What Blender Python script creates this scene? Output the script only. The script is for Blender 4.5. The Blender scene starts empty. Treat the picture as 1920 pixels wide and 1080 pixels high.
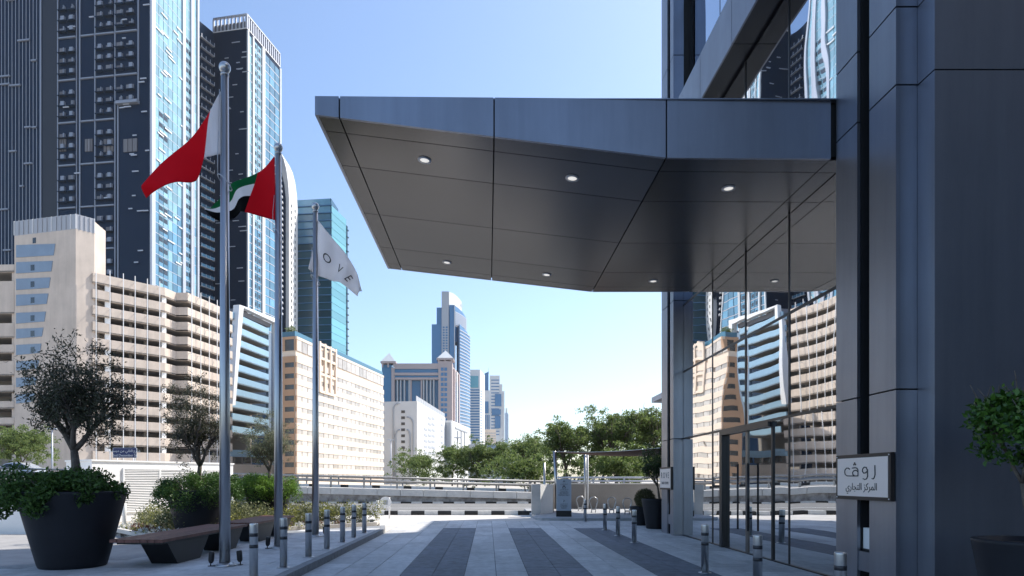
import bpy, math, random
import numpy as np
from mathutils import Vector, Matrix
random.seed(7); rng = np.random.default_rng(11)
scene = bpy.context.scene
COL = scene.collection
# ------------------------------------------------------------------ camera
F = 1200.0; VX, VY = 915.0, 900.0; EYE = 1.72      # focal length / vanishing point in photo pixels, eye height in m
cam = bpy.data.cameras.new('camera'); camo = bpy.data.objects.new('camera', cam); COL.objects.link(camo)
camo.location = (0, 0, EYE); camo.rotation_euler = (math.radians(90), 0, 0)
cam.sensor_width = 36; cam.lens = F/1920*36
cam.shift_x = (960-VX)/1920; cam.shift_y = (VY-540)/1920
cam.clip_start = .1; cam.clip_end = 6000
scene.camera = camo
# ------------------------------------------------------------------ light
SUN_EL = math.radians(50); SUN_DIR = Vector((.88, .47, 0)).normalized()*math.cos(SUN_EL) + Vector((0, 0, math.sin(SUN_EL)))
world = bpy.data.worlds.new('World'); scene.world = world; world.use_nodes = True
wn = world.node_tree.nodes; wl = world.node_tree.links
sky = wn.new('ShaderNodeTexSky'); sky.sky_type = 'NISHITA'; sky.sun_disc = False
sky.sun_elevation = SUN_EL; sky.sun_rotation = math.atan2(SUN_DIR.x, SUN_DIR.y)
sky.altitude = 0; sky.air_density = 1.0; sky.dust_density = 1.15; sky.ozone_density = 2.9
wl.new(sky.outputs[0], wn['Background'].inputs[0]); wn['Background'].inputs[1].default_value = 0.15
sl = bpy.data.lights.new('sun', 'SUN'); sl.energy = 3.6; sl.angle = math.radians(.53); sl.color = (1, .94, .85)
so = bpy.data.objects.new('sun', sl); COL.objects.link(so); so.location = (60, 30, 80)
so.rotation_euler = SUN_DIR.to_track_quat('Z', 'Y').to_euler()
scene.view_settings.view_transform = 'Standard'; scene.view_settings.look = 'None'
scene.view_settings.exposure = 0.80; scene.view_settings.gamma = 1.0
scene.render.engine = 'CYCLES'
cy = scene.cycles
cy.use_denoising = True; cy.max_bounces = 7; cy.diffuse_bounces = 3; cy.glossy_bounces = 4
cy.transmission_bounces = 3; cy.transparent_max_bounces = 6; cy.volume_bounces = 0; cy.use_adaptive_sampling = True
cy.sample_clamp_indirect = 6; cy.caustics_reflective = False; cy.caustics_refractive = False

# ------------------------------------------------------------------ helpers
def X(px, d): return (px-VX)*d/F
def Z(py, d): return EYE+(VY-py)*d/F
def W(px, d): return Vector((X(px, d), d))
def tag(o, label=None, cat=None, group=None, kind=None):
    if label: o['label'] = label
    if cat: o['category'] = cat
    if group: o['group'] = group
    if kind: o['kind'] = kind
    return o
def thing(name, label, cat, loc=(0, 0, 0), group=None):
    o = bpy.data.objects.new(name, None); COL.objects.link(o); o.location = loc; o.empty_display_size = .2
    return tag(o, label, cat, group)
def link(name, me, parent=None):
    o = bpy.data.objects.new(name, me); COL.objects.link(o)
    if parent: o.parent = parent
    return o
def origin(p):
    v = Vector((0, 0, 0))
    while p: v += Vector(p.location); p = p.parent
    return v
class Frame:
    """a vertical plane: origin, direction u in plan, outward normal n (to the right of u seen from above)"""
    def __init__(s, a, b=None, ang=None):
        s.o = Vector(a)
        if b is not None:
            v = Vector(b)-s.o; s.len = v.length; s.u = v.normalized()
        else:
            s.u = Vector((math.cos(ang), math.sin(ang))); s.len = 0
        s.n = Vector((s.u.y, -s.u.x)); s.ang = math.atan2(s.u.y, s.u.x)
    def p(s, u, w, z): q = s.o+s.u*u+s.n*w; return (q.x, q.y, z)
    def at(s, px, py=900):
        k = (px-VX)/F; u = (k*s.o.y-s.o.x)/(s.u.x-k*s.u.y); d = s.o.y+u*s.u.y
        return u, Z(py, d)
class MB:
    def __init__(s): s.v = []; s.f = []; s.sm = []
    def add(s, vs, fs, smooth=False):
        b = len(s.v); s.v += [tuple(v) for v in vs]; s.f += [tuple(i+b for i in f) for f in fs]; s.sm += [smooth]*len(fs); return s
    def box(s, x0, x1, y0, y1, z0, z1):
        return s.add([(x0,y0,z0),(x1,y0,z0),(x1,y1,z0),(x0,y1,z0),(x0,y0,z1),(x1,y0,z1),(x1,y1,z1),(x0,y1,z1)],
                     [(0,3,2,1),(4,5,6,7),(0,1,5,4),(1,2,6,5),(2,3,7,6),(3,0,4,7)])
    def fbox(s, fr, u0, u1, w0, w1, z0, z1):
        vs = [fr.p(u, w, z) for z in (z0, z1) for (u, w) in ((u0,w1),(u1,w1),(u1,w0),(u0,w0))]
        return s.add(vs, [(0,3,2,1),(4,5,6,7),(0,1,5,4),(1,2,6,5),(2,3,7,6),(3,0,4,7)])
    def prism(s, poly, z0, z1):       # poly counter-clockwise in plan; z0/z1 numbers or functions of (x,y)
        g = lambda z, p: z(*p) if callable(z) else z
        n = len(poly); vs = [(p[0], p[1], g(z0, p)) for p in poly]+[(p[0], p[1], g(z1, p)) for p in poly]
        return s.add(vs, [tuple(range(n-1, -1, -1)), tuple(range(n, 2*n))]+[(i, (i+1) % n, (i+1) % n+n, i+n) for i in range(n)])
    def fprism(s, fr, poly, w0, w1):  # poly in (u,z) counter-clockwise seen from outside, extruded between w0<w1
        n = len(poly); vs = [fr.p(u, w1, z) for u, z in poly]+[fr.p(u, w0, z) for u, z in poly]
        return s.add(vs, [tuple(range(n)), tuple(range(2*n-1, n-1, -1))]+[((i+1) % n, i, i+n, (i+1) % n+n) for i in range(n)])
    def wall(s, pts, t, z0, z1):      # a bent wall along plan points, thickness t inwards (to the left of the path)
        pts = [Vector(p) for p in pts]; inn = []
        for i, p in enumerate(pts):
            dirs = []
            if i: dirs.append((p-pts[i-1]).normalized())
            if i < len(pts)-1: dirs.append((pts[i+1]-p).normalized())
            d = sum(dirs, Vector((0, 0))).normalized(); n = Vector((-d.y, d.x)); inn.append(p+n*t/max(.5, n.dot(Vector((-dirs[0].y, dirs[0].x)))))
        return s.prism(list(pts)+inn[::-1], z0, z1)
    def tube(s, path, r, seg=8, caps=True, smooth=True):
        path = [Vector(p) for p in path]; n = len(path); rr = r if isinstance(r, (list, tuple)) else [r]*n
        vs = []; a = None
        for i, p in enumerate(path):
            t = (path[min(i+1, n-1)]-path[max(i-1, 0)]).normalized()
            if a is None: a = t.orthogonal().normalized()
            a = (a-t*a.dot(t)).normalized(); b = t.cross(a)
            for k in range(seg):
                th = 2*math.pi*k/seg; vs.append(p+(a*math.cos(th)+b*math.sin(th))*rr[i])
        fs = [(i*seg+k, i*seg+(k+1) % seg, (i+1)*seg+(k+1) % seg, (i+1)*seg+k) for i in range(n-1) for k in range(seg)]
        s.add(vs, fs, smooth)
        if caps:
            b = len(s.v)-len(vs); s.f += [tuple(b+k for k in range(seg-1, -1, -1)), tuple(b+(n-1)*seg+k for k in range(seg))]; s.sm += [False, False]
        return s
    def lathe(s, prof, c=(0, 0, 0), seg=24, smooth=True, caps=True):
        n = len(prof); vs = [(c[0]+r*math.cos(2*math.pi*k/seg), c[1]+r*math.sin(2*math.pi*k/seg), c[2]+z) for r, z in prof for k in range(seg)]
        fs = [(i*seg+k, i*seg+(k+1) % seg, (i+1)*seg+(k+1) % seg, (i+1)*seg+k) for i in range(n-1) for k in range(seg)]
        s.add(vs, fs, smooth); b = len(s.v)-len(vs)
        if not caps: return s
        s.f += [tuple(b+k for k in range(seg-1, -1, -1)), tuple(b+(n-1)*seg+k for k in range(seg))]; s.sm += [False, False]
        return s
    def mesh(s, name, mat, off=(0, 0, 0)):
        me = bpy.data.meshes.new(name); o = Vector(off)
        me.from_pydata([(v[0]-o.x, v[1]-o.y, v[2]-o.z) for v in s.v], [], s.f)
        if any(s.sm): me.polygons.foreach_set('use_smooth', s.sm)
        if mat: me.materials.append(mat)
        me.update(); return me
    def build(s, name, mat, parent=None, off=None):
        return link(name, s.mesh(name, mat, origin(parent) if off is None else off), parent)
_cube = {}
def pbox(name, mat, parent, fr, u0, u1, w0, w1, z0, z1):
    """a box piece sharing one unit mesh per material"""
    if mat.name not in _cube:
        _cube[mat.name] = MB().box(-.5, .5, -.5, .5, -.5, .5).mesh('block', mat)
    o = link(name, _cube[mat.name], parent)
    c = Vector(fr.p((u0+u1)/2, (w0+w1)/2, (z0+z1)/2))
    o.location = c-origin(parent); o.rotation_euler = (0, 0, fr.ang); o.scale = (abs(u1-u0), abs(w1-w0), abs(z1-z0)); return o
WF = Frame((0, 0), ang=0)     # world frame: u = x, w = -y
def wbox(name, mat, parent, x0, x1, y0, y1, z0, z1): return pbox(name, mat, parent, WF, x0, x1, -y1, -y0, z0, z1)
def text(name, s, mat, parent, fr, u, w, z, size, align='CENTER', ext=.004, sx=1.0):
    cu = bpy.data.curves.new('t', 'FONT'); cu.body = s; cu.size = size; cu.align_x = align; cu.align_y = 'CENTER'; cu.extrude = ext; cu.resolution_u = 3
    t = bpy.data.objects.new('t', cu); COL.objects.link(t)
    me = bpy.data.meshes.new_from_object(t.evaluated_get(bpy.context.evaluated_depsgraph_get()))
    bpy.data.objects.remove(t)
    me.materials.clear(); me.materials.append(mat)
    if fr is None: return me
    off = origin(parent)
    for v in me.vertices:
        v.co = Vector(fr.p(u+v.co.x*sx, w+v.co.z, z+v.co.y))-off
    return link(name, me, parent)

# ------------------------------------------------------------------ materials
MATS = {}
def mat(name, col, rough=.6, metal=0.0, var=0.0, vscale=3.0, bump=0.0, bscale=20.0, spec=.5, rnd=0.0, col2=None, coords='OBJ', emit=0, detail=6, coat=0, big=0.0, bigscale=(.5, .12, .5)):
    if name in MATS: return MATS[name]
    m = bpy.data.materials.new(name); m.use_nodes = True; N = m.node_tree.nodes; L = m.node_tree.links
    b = N['Principled BSDF']; b.inputs['Base Color'].default_value = (*col, 1); b.inputs['Roughness'].default_value = rough
    b.inputs['Metallic'].default_value = metal; b.inputs['Specular IOR Level'].default_value = spec
    if coat: b.inputs['Coat Weight'].default_value = coat
    geo = N.new('ShaderNodeNewGeometry')
    if var or col2:
        nz = N.new('ShaderNodeTexNoise'); nz.inputs['Scale'].default_value = vscale; nz.inputs['Detail'].default_value = detail; nz.inputs['Roughness'].default_value = .62
        L.new(geo.outputs['Position'], nz.inputs['Vector'])
        mx = N.new('ShaderNodeMix'); mx.data_type = 'RGBA'
        c2 = col2 or tuple(c*(1-var) for c in col); c1 = col if col2 else tuple(min(1, c*(1+var*.6)) for c in col)
        mx.inputs['A'].default_value = (*c1, 1); mx.inputs['B'].default_value = (*c2, 1)
        rp = N.new('ShaderNodeMapRange'); rp.inputs[1].default_value = .32; rp.inputs[2].default_value = .68
        L.new(nz.outputs['Fac'], rp.inputs[0]); L.new(rp.outputs[0], mx.inputs['Factor'])
        out = mx.outputs['Result']
        rr = N.new('ShaderNodeMapRange'); rr.inputs[3].default_value = max(.02, rough*.85); rr.inputs[4].default_value = min(1, rough*1.15)
        L.new(nz.outputs['Fac'], rr.inputs[0]); L.new(rr.outputs[0], b.inputs['Roughness'])
    else:
        out = None
    if rnd:
        oi = N.new('ShaderNodeObjectInfo'); mr = N.new('ShaderNodeMapRange'); mr.inputs[3].default_value = 1-rnd; mr.inputs[4].default_value = 1+rnd
        L.new(oi.outputs['Random'], mr.inputs[0]); mu = N.new('ShaderNodeVectorMath'); mu.operation = 'SCALE'
        if out: L.new(out, mu.inputs[0])
        else: mu.inputs[0].default_value = col
        L.new(mr.outputs[0], mu.inputs['Scale']); out = mu.outputs[0]
    if big:      # broad wear: tracks, stains and streaks
        mp = N.new('ShaderNodeMapping'); mp.inputs['Scale'].default_value = bigscale; L.new(geo.outputs['Position'], mp.inputs[0])
        n3 = N.new('ShaderNodeTexNoise'); n3.inputs['Scale'].default_value = 1.6; n3.inputs['Detail'].default_value = 8; n3.inputs['Roughness'].default_value = .65; L.new(mp.outputs[0], n3.inputs['Vector'])
        m3 = N.new('ShaderNodeMapRange'); m3.inputs[1].default_value = .38; m3.inputs[2].default_value = .62; m3.inputs[3].default_value = 1-big; m3.inputs[4].default_value = 1+big*.35; L.new(n3.outputs['Fac'], m3.inputs[0])
        v3 = N.new('ShaderNodeVectorMath'); v3.operation = 'SCALE'
        if out: L.new(out, v3.inputs[0])
        else: v3.inputs[0].default_value = col
        L.new(m3.outputs[0], v3.inputs['Scale']); out = v3.outputs[0]
    if out: L.new(out, b.inputs['Base Color'])
    if bump:
        n2 = N.new('ShaderNodeTexNoise'); n2.inputs['Scale'].default_value = bscale; n2.inputs['Detail'].default_value = 5
        L.new(geo.outputs['Position'], n2.inputs['Vector']); bp = N.new('ShaderNodeBump'); bp.inputs['Strength'].default_value = bump; bp.inputs['Distance'].default_value = .01
        L.new(n2.outputs['Fac'], bp.inputs['Height']); L.new(bp.outputs[0], b.inputs['Normal'])
    if emit: b.inputs['Emission Color'].default_value = (*col, 1); b.inputs['Emission Strength'].default_value = emit
    MATS[name] = m; return m
def leafmat(name, c1, c2, trans=.3, rough=.5):
    m = bpy.data.materials.new(name); m.use_nodes = True; N = m.node_tree.nodes; L = m.node_tree.links
    b = N['Principled BSDF']; b.inputs['Roughness'].default_value = rough; b.inputs['Specular IOR Level'].default_value = .4
    g = N.new('ShaderNodeNewGeometry'); mx = N.new('ShaderNodeMix'); mx.data_type = 'RGBA'
    mx.inputs['A'].default_value = (*c1, 1); mx.inputs['B'].default_value = (*c2, 1)
    L.new(g.outputs['Random Per Island'], mx.inputs['Factor']); L.new(mx.outputs['Result'], b.inputs['Base Color'])
    tr = N.new('ShaderNodeBsdfTranslucent'); L.new(mx.outputs['Result'], tr.inputs[0])
    ms = N.new('ShaderNodeMixShader'); ms.inputs[0].default_value = trans
    L.new(b.outputs[0], ms.inputs[1]); L.new(tr.outputs[0], ms.inputs[2]); L.new(ms.outputs[0], N['Material Output'].inputs[0])
    MATS[name] = m; return m
def wavyglass(name, col, slope, scale, rough=.01):
    m = bpy.data.materials.new(name); m.use_nodes = True; N = m.node_tree.nodes; L = m.node_tree.links
    b = N['Principled BSDF']; b.inputs['Base Color'].default_value = (*col, 1); b.inputs['Metallic'].default_value = 1; b.inputs['Roughness'].default_value = rough
    g = N.new('ShaderNodeNewGeometry'); oi = N.new('ShaderNodeObjectInfo')
    sc = N.new('ShaderNodeMath'); sc.operation = 'MULTIPLY'; sc.inputs[1].default_value = 40; L.new(oi.outputs['Random'], sc.inputs[0])
    ad = N.new('ShaderNodeVectorMath'); L.new(g.outputs['Position'], ad.inputs[0]); L.new(sc.outputs[0], ad.inputs[1])
    mp = N.new('ShaderNodeMapping'); mp.inputs['Scale'].default_value = (1, 1.0, .75); L.new(ad.outputs[0], mp.inputs[0])
    n = N.new('ShaderNodeTexNoise'); n.inputs['Scale'].default_value = scale; n.inputs['Detail'].default_value = 1.2; n.inputs['Roughness'].default_value = .35
    L.new(mp.outputs[0], n.inputs['Vector'])
    bp = N.new('ShaderNodeBump'); bp.inputs['Strength'].default_value = 1; bp.inputs['Distance'].default_value = slope
    L.new(n.outputs['Fac'], bp.inputs['Height']); L.new(bp.outputs[0], b.inputs['Normal'])
    MATS[name] = m; return m
clad = mat('satin blue grey metal panel', (.275, .295, .345), .36, .85, var=.06, vscale=.8, bump=.25, bscale=.9, rnd=.05, big=.10, bigscale=(1.5, 1.5, .12))
soff = mat('satin bronze grey metal soffit', (.088, .086, .088), .24, .85, var=.03, vscale=.5, detail=2, rnd=.06)
gapm = mat('black joint', (.008, .009, .011), .7)
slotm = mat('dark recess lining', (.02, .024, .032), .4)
frame_m = mat('dark bronze window frame', (.035, .036, .04), .35, .6)
mirror = wavyglass('reflective facade glass', (.68, .70, .72), .0085, .55)
mirror_up = wavyglass('reflective upper glass', (.54, .60, .68), .008, .55)
steel = mat('brushed stainless steel', (.54, .545, .55), .36, 1.0, var=.12, vscale=6)
darkband = mat('dark reflective band', (.03, .032, .04), .3, .3)
pole_m = mat('grey anodised pole', (.46, .46, .465), .33, 1.0)
pave_l = mat('light grey granite paver', (.62, .62, .615), .72, var=.18, vscale=5, bump=.25, bscale=60, rnd=.13, big=.2)
pave_d = mat('dark blue grey granite paver', (.135, .155, .19), .68, var=.30, vscale=5, bump=.25, bscale=60, rnd=.14, big=.18)
pave_s = mat('sidewalk paver', (.60, .60, .60), .75, var=.2, vscale=4, bump=.25, bscale=50, rnd=.09, big=.16)
joint = mat('paving joint', (.10, .105, .11), .9)
kerbm = mat('granite kerb', (.27, .28, .29), .7, var=.2, vscale=8)
asph = mat('worn asphalt', (.20, .195, .185), .9, var=.2, vscale=1.5, bump=.3, bscale=40)
sand = mat('pale sandy ground', (.46, .42, .36), .9, var=.18, vscale=.4, bump=.2, bscale=8)
conc = mat('pale concrete', (.60, .57, .53), .85, var=.15, vscale=1.2)
stain = mat('stained concrete', (.55, .51, .48), .9, col2=(.20, .17, .155), vscale=2.2)
coping = mat('coping concrete', (.74, .70, .65), .8, var=.1, vscale=2)
wpaint = mat('white paint', (.90, .89, .87), .55, var=.06, vscale=1.5)
kwhite = mat('kerb white paint', (.74, .73, .70), .6, var=.15, vscale=5)
kblack = mat('kerb black paint', (.012, .012, .013), .5, var=.2, vscale=5)
beige = mat('beige render', (.64, .54, .455), .85, var=.10, vscale=.25, big=.08, bigscale=(.6, .6, .06))
beige2 = mat('beige render stair tower', (.60, .51, .435), .85, var=.12, vscale=.18, big=.08, bigscale=(.6, .6, .05))
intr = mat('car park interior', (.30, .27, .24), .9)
bluepan = mat('blue grey metal panel', (.22, .29, .38), .5, .2, var=.08, vscale=.4)
capm = mat('ribbed grey metal', (.40, .40, .42), .5, .3)
winm = mat('dark window', (.02, .025, .03), .12, spec=.8)
orange = mat('shaded orange render', (.47, .29, .18), .85, var=.08, vscale=.2)  # darker copy of the peach render, the end wall's shade put into its colour
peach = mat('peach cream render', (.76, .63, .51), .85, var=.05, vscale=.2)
peachwin = mat('curtained pale window', (.54, .49, .44), .25, var=.2, vscale=.6, rnd=.25)
skyband = mat('sky blue panel', (.30, .46, .58), .45, .1, var=.06, vscale=.3)
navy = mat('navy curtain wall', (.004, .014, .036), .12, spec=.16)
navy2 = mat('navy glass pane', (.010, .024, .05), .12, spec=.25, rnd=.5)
fin = mat('pale metal fin', (.50, .52, .57), .45, .3)
find = mat('grey metal fin', (.25, .28, .34), .5, .2)
finw = mat('white fin', (.78, .78, .78), .5)
balc = mat('balcony side wall', (.15, .15, .165), .8, rnd=.35)
lit_a = mat('sunlit pale blue glass', (.24, .43, .51), .2, spec=.7, rnd=.22, var=.2, vscale=.15)  # sunlit copy of the navy tower glass, light put into the colour
lit_b = mat('deep blue glass', (.11, .26, .38), .18, spec=.7, rnd=.35, var=.2, vscale=.15)  # deeper tone, mostly on sunlit tower sides, light put into the colour
teal_d = mat('dark teal glass', (.012, .06, .085), .15, spec=.5, rnd=.3)  # teal tower front, its shade put into the dark colour
teal_l = mat('bright teal glass', (.12, .36, .42), .18, spec=.8, rnd=.2)  # sunlit side of the teal tower, light put into the colour
mat('roof blue', (.05, .16, .24), .3)
bluetow = mat('blue tower glass', (.07, .19, .36), .25, spec=.5, var=.06, vscale=.05)
pinkst = mat('pink grey stone', (.44, .36, .35), .8)
whitest = mat('white tower cladding', (.68, .68, .67), .7, var=.05, vscale=.1)
greyst = mat('grey tower cladding', (.40, .42, .45), .7)
potm = mat('charcoal planter', (.014, .015, .020), .5, var=.15, vscale=3, spec=.3)
soil = mat('soil', (.06, .04, .03), .95, bump=.6, bscale=30)
wood = mat('dark stained timber', (.17, .065, .05), .5, var=.35, vscale=9, bump=.3, bscale=30, rnd=.15)
blackm = mat('black metal', (.012, .012, .014), .45)
bark = mat('grey brown bark', (.13, .105, .085), .9, var=.35, vscale=14, bump=.8, bscale=30)
sailm = mat('brown shade fabric', (.11, .05, .03), .85, var=.1)
signw = mat('cream sign face', (.88, .76, .69), .5)
signf = mat('dark brown sign frame', (.022, .017, .016), .45)
ink = mat('black lettering', (.012, .012, .014), .5)
totemm = mat('pale grey blue sign face', (.42, .47, .53), .4)
streetblue = mat('navy sign face', (.018, .03, .12), .45)
carp = mat('silver car paint', (.55, .56, .58), .3, .5, coat=.6)
tyre = mat('tyre rubber', (.015, .015, .015), .8)
lampw = mat('white lamp diffuser', (.8, .78, .74), .5, emit=.5)
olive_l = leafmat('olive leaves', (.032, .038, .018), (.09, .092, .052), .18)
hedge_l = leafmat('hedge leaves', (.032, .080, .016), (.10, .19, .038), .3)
tree_l = leafmat('street tree leaves', (.075, .13, .03), (.25, .31, .10), .5)
fic_l = leafmat('glossy ficus leaves', (.025, .075, .012), (.10, .22, .03), .25, .3)
shrub_l = leafmat('shrub leaves', (.10, .12, .05), (.26, .27, .13), .3)
flow_l = leafmat('white petals', (.62, .60, .54), (.85, .84, .80), .25)
yel_l = leafmat('yellow green leaves', (.22, .24, .04), (.42, .40, .08), .3)
red_l = leafmat('dry red brown leaves', (.14, .05, .03), (.22, .09, .06), .2)
# ================================================================== SETTING
def structure(o): o['kind'] = 'structure'; return o
structure(MB().add([(-2500,-1200,-.06),(2500,-1200,-.06),(2500,4000,-.06),(-2500,4000,-.06)], [(0,1,2,3)]).build('ground', sand))
structure(MB().box(-3.36, 30, -25, 27.0, -.05, -.008).build('driveway', joint))
drive = bpy.data.objects['driveway']
TW, TL = .58, 1.16
stripe_edges = [-3.36, -2.77, -2.18, -1.59, -1.01, -.43, .15, .73, 1.31, 1.89, 2.47, 3.05, 3.63, 4.21, 4.79, 5.37, 6.05]
rest = {0: MB(), 1: MB()}
for i in range(len(stripe_edges)-1):
    x0, x1 = stripe_edges[i], stripe_edges[i+1]; xc = (x0+x1)/2
    dark = (-1.59 < xc < -.43) or (.73 < xc < 1.89) or (3.05 < xc < 4.21)
    y = -6.0+(.58 if i % 2 else 0)*random.choice((0, 1))
    while y < 27.0:
        y1 = min(y+TL*random.choice((.5, 1, 1, 1.5)), 27.0)
        if y < 22.9 < y1 and dark: y1 = 22.9
        if 27-y1 < .3: y1 = 27.0
        dk = dark and (y+y1)/2 < 23
        dz = random.uniform(-.0012, .0012); g = .006
        if y1 < 10: rest[int(dk)].box(x0+g, x1-g, y+g, y1-g, -.03, dz)
        else: wbox('paving_slab', pave_d if dk else pave_l, drive, x0+g, x1-g, y+g, y1-g, -.03, dz)
        y = y1
rest[0].build('light_paving', pave_l, drive)['kind'] = 'stuff'
rest[1].build('dark_paving', pave_d, drive)['kind'] = 'stuff'
# raised sidewalk on the left with its kerb
SW = .137
swpoly = [(-3.52, -20), (-3.52, 20.9), (-3.75, 22.3), (-6.35, 20.0), (-7.35, 17.3), (-7.35, 13.8), (-9.6, 11.1), (-14, 7.5), (-14, -20)]
def inside(p, poly):
    r = False; n = len(poly)
    for i in range(n):
        (x1, y1), (x2, y2) = poly[i], poly[(i+1) % n]
        if (y1 > p[1]) != (y2 > p[1]) and p[0] < (x2-x1)*(p[1]-y1)/(y2-y1)+x1: r = not r
    return r
sw = structure(MB().prism(swpoly, -.05, SW-.006).build('sidewalk', joint))
y = -3.0; rr_ = MB(); row = 0
while y < 22.6:
    x = -3.53-(.0 if row % 2 else .6)
    x1_ = -3.53
    while x1_ > -12:
        x0_ = x1_-(.6 if (row % 2 and x1_ == -3.53) else 1.2)
        cs = [(x0_+.03, y+.03), (x1_-.03, y+.03), (x1_-.03, y+.57), (x0_+.03, y+.57)]
        if all(inside(c, swpoly) for c in cs):
            dz = random.uniform(-.001, .001)
            if y > 10.2: wbox('paving_slab', pave_s, sw, x0_+.006, x1_-.006, y+.006, y+.594, SW-.03, SW+dz)
            else: rr_.box(x0_+.004, x1_-.004, y+.004, y+.596, SW-.03, SW+dz)
        x1_ = x0_
    y += .6; row += 1
rr_.build('near_paving', pave_s, sw)['kind'] = 'stuff'
MB().prism([(p[0]*.999, p[1]*.999) for p in swpoly], SW-.0075, SW-.0045).build('edge_fill', kerbm, sw)
y = -4.0
while y < 20.8:
    wbox('kerb_stone', kerbm, sw, -3.515, -3.36, y+.004, min(y+1.0, 20.9)-.004, -.05, SW+.002); y += 1.0
MB().prism([(-3.36, 20.905), (-3.6, 22.35), (-3.75, 22.31), (-3.515, 20.905)], -.05, SW+.002).build('kerb_end', kerbm, sw)
# parking asphalt at the far left, sunlit apron in front of the street
structure(MB().prism([(-40, -10), (-14.05, -10), (-14.05, 7.5), (-9.65, 11.15), (-7.4, 13.85), (-7.4, 17.2), (-12.2, 20.4), (-40, 20.4)], -.05, -.012).build('parking_area', mat('grey parking paving', (.34,.33,.32), .9, var=.15, vscale=2)))
structure(MB().prism([(-11.9, 27.9), (-3.9, 24.0), (-3.4, 21.0), (-3.36, 27.01), (12, 27.01), (12, 31.55), (-11.9, 31.55)], -.05, -.010).build('apron', conc))
# painted kerb by the street, street, second kerb
street = structure(MB().box(-70, 40, 31.9, 46.9, -.05, -.002).build('street', asph))
MB().box(-20, 3, 39.2, 39.35, -.01, .003).build('lane_line', kwhite, street)
for i in range(30):
    x = -17.0+i*.66
    if x > 2.0: break
    wbox('kerb_block', kblack if i % 2 == 0 else kwhite, street, x+.004, x+.656, 31.6, 31.9, -.05, .19)
MB().box(-17, 2.1, 31.902, 32.6, -.05, .14).build('kerb_strip', coping, street)
for i in range(34):
    x = -22.0+i*.78
    wbox('kerb_block', kblack if i % 2 == 0 else kwhite, street, x+.004, x+.776, 46.9, 47.15, -.05, .12)
# the ramp with its stained retaining wall and coping, rising to the left
def zr(x, y=0): return .88-.024*x
ramp = structure(MB().prism([(-70, 48.3), (14, 48.3), (14, 76), (-70, 76)], -.05, lambda x, y: zr(x)-.32).build('ramp', asph))
rw = thing('retaining_wall', 'stained concrete retaining wall with pale coping along the rising road', 'wall', (-10, 47.5, 0))
MB().prism([(-70, 47.55), (14, 47.55), (14, 48.28), (-70, 48.28)], -.05, lambda x, y: zr(x)-.50).build('wall_face', stain, rw)
x = -34.0
while x < 4.5:
    MB().prism([(x+.015, 47.35), (x+1.705, 47.35), (x+1.705, 48.9), (x+.015, 48.9)], lambda x, y: zr(x)-.49, lambda x, y: zr(x)).build('coping_block', coping, rw); x += 1.72
for i in range(32):
    x = -38+i*1.7; 
    MB().prism([(x, 69), (x+.85, 69), (x+.85, 69.4), (x, 69.4)], lambda x, y: zr(x)-.33, lambda x, y: zr(x)-.03).build('kerb_block', kblack if i % 2 else kwhite, ramp) if True else None
    MB().prism([(x+.85, 69), (x+1.7, 69), (x+1.7, 69.4), (x+.85, 69.4)], lambda x, y: zr(x)-.33, lambda x, y: zr(x)-.03).build('kerb_block', kwhite if i % 2 else kwhite, ramp)
rail_m = mat('galvanised rail', (.26, .26, .26), .45, .7, var=.2, vscale=3)
def railing(name, label, y, xs, dx, base, h):
    t = thing(name, label, 'railing', (xs[0], y, base(xs[0])))
    x = xs[0]
    while x <= xs[1]:
        MB().box(x-.07, x+.07, y-.06, y+.06, base(x)-.3, base(x)+h).build('post', rail_m, t); x += dx
    for k, zz in enumerate((h-.08, h*.58)):
        MB().tube([(xs[0]-.5, y-.02, base(xs[0]-.5)+zz), (xs[1]+.5, y-.02, base(xs[1]+.5)+zz)], .075 if k == 0 else .11, 8).build('rail', rail_m, t)
    return t
railing('guard_rail', 'grey two bar guard rail along the near edge of the rising road', 49.3, (-42.7, 6.4), 2.55, zr, .92)
railing('guard_rail', 'thin far guard rail across the rising road before the trees', 72.0, (-42, 12), 3.6, lambda x: zr(x)-.2, 1.05)
# raised corner island on the right
isl = [(2.05, 28.0), (2.3, 27.35), (3.0, 27.1), (9.5, 27.05), (9.5, 36.2), (2.05, 36.2)]
island = structure(MB().prism(isl, -.05, .10).build('island_pavement', mat('island paving', (.40,.41,.42), .8, var=.15, vscale=2.5)))
lw = thing('low_wall', 'long beige grey low wall behind the bicycle racks', 'wall', (7, 36.3, 0))
MB().box(3.75, 14, 36.25, 36.6, -.05, 1.48).build('wall_face', mat('taupe render', (.30,.275,.25), .9, var=.1, vscale=1), lw)
MB().box(3.7, 14, 36.2, 36.66, 1.482, 1.54).build('coping', coping, lw)
for zz in (1.66, 1.86):
    MB().tube([(3.8, 36.4, zz), (14, 36.4, zz)], .05, 8).build('rail', fin, lw)
for i in range(6):
    MB().box(4.2+i*1.75, 4.28+i*1.75, 36.36, 36.44, 1.542, 1.9).build('post', fin, lw)
gp = thing('gate_pillar', 'grey corner pillar with slanting white wing wall at the street gap', 'pillar', (2.25, 30.2, .1))
MB().box(2.05, 2.46, 30.0, 30.4, .09, 1.52).build('pillar_shaft', conc, gp)
MB().prism([(2.465, 30.2), (3.2, 31.5), (3.02, 31.6), (2.465, 30.6)], .09, 1.5).build('wing_wall', wpaint, gp)
MB().prism([(3.22, 31.52), (3.75, 36.2), (3.55, 36.2), (3.04, 31.62)], .09, 1.49).build('side_wall', mat('taupe render',(0,0,0)), gp)

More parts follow.
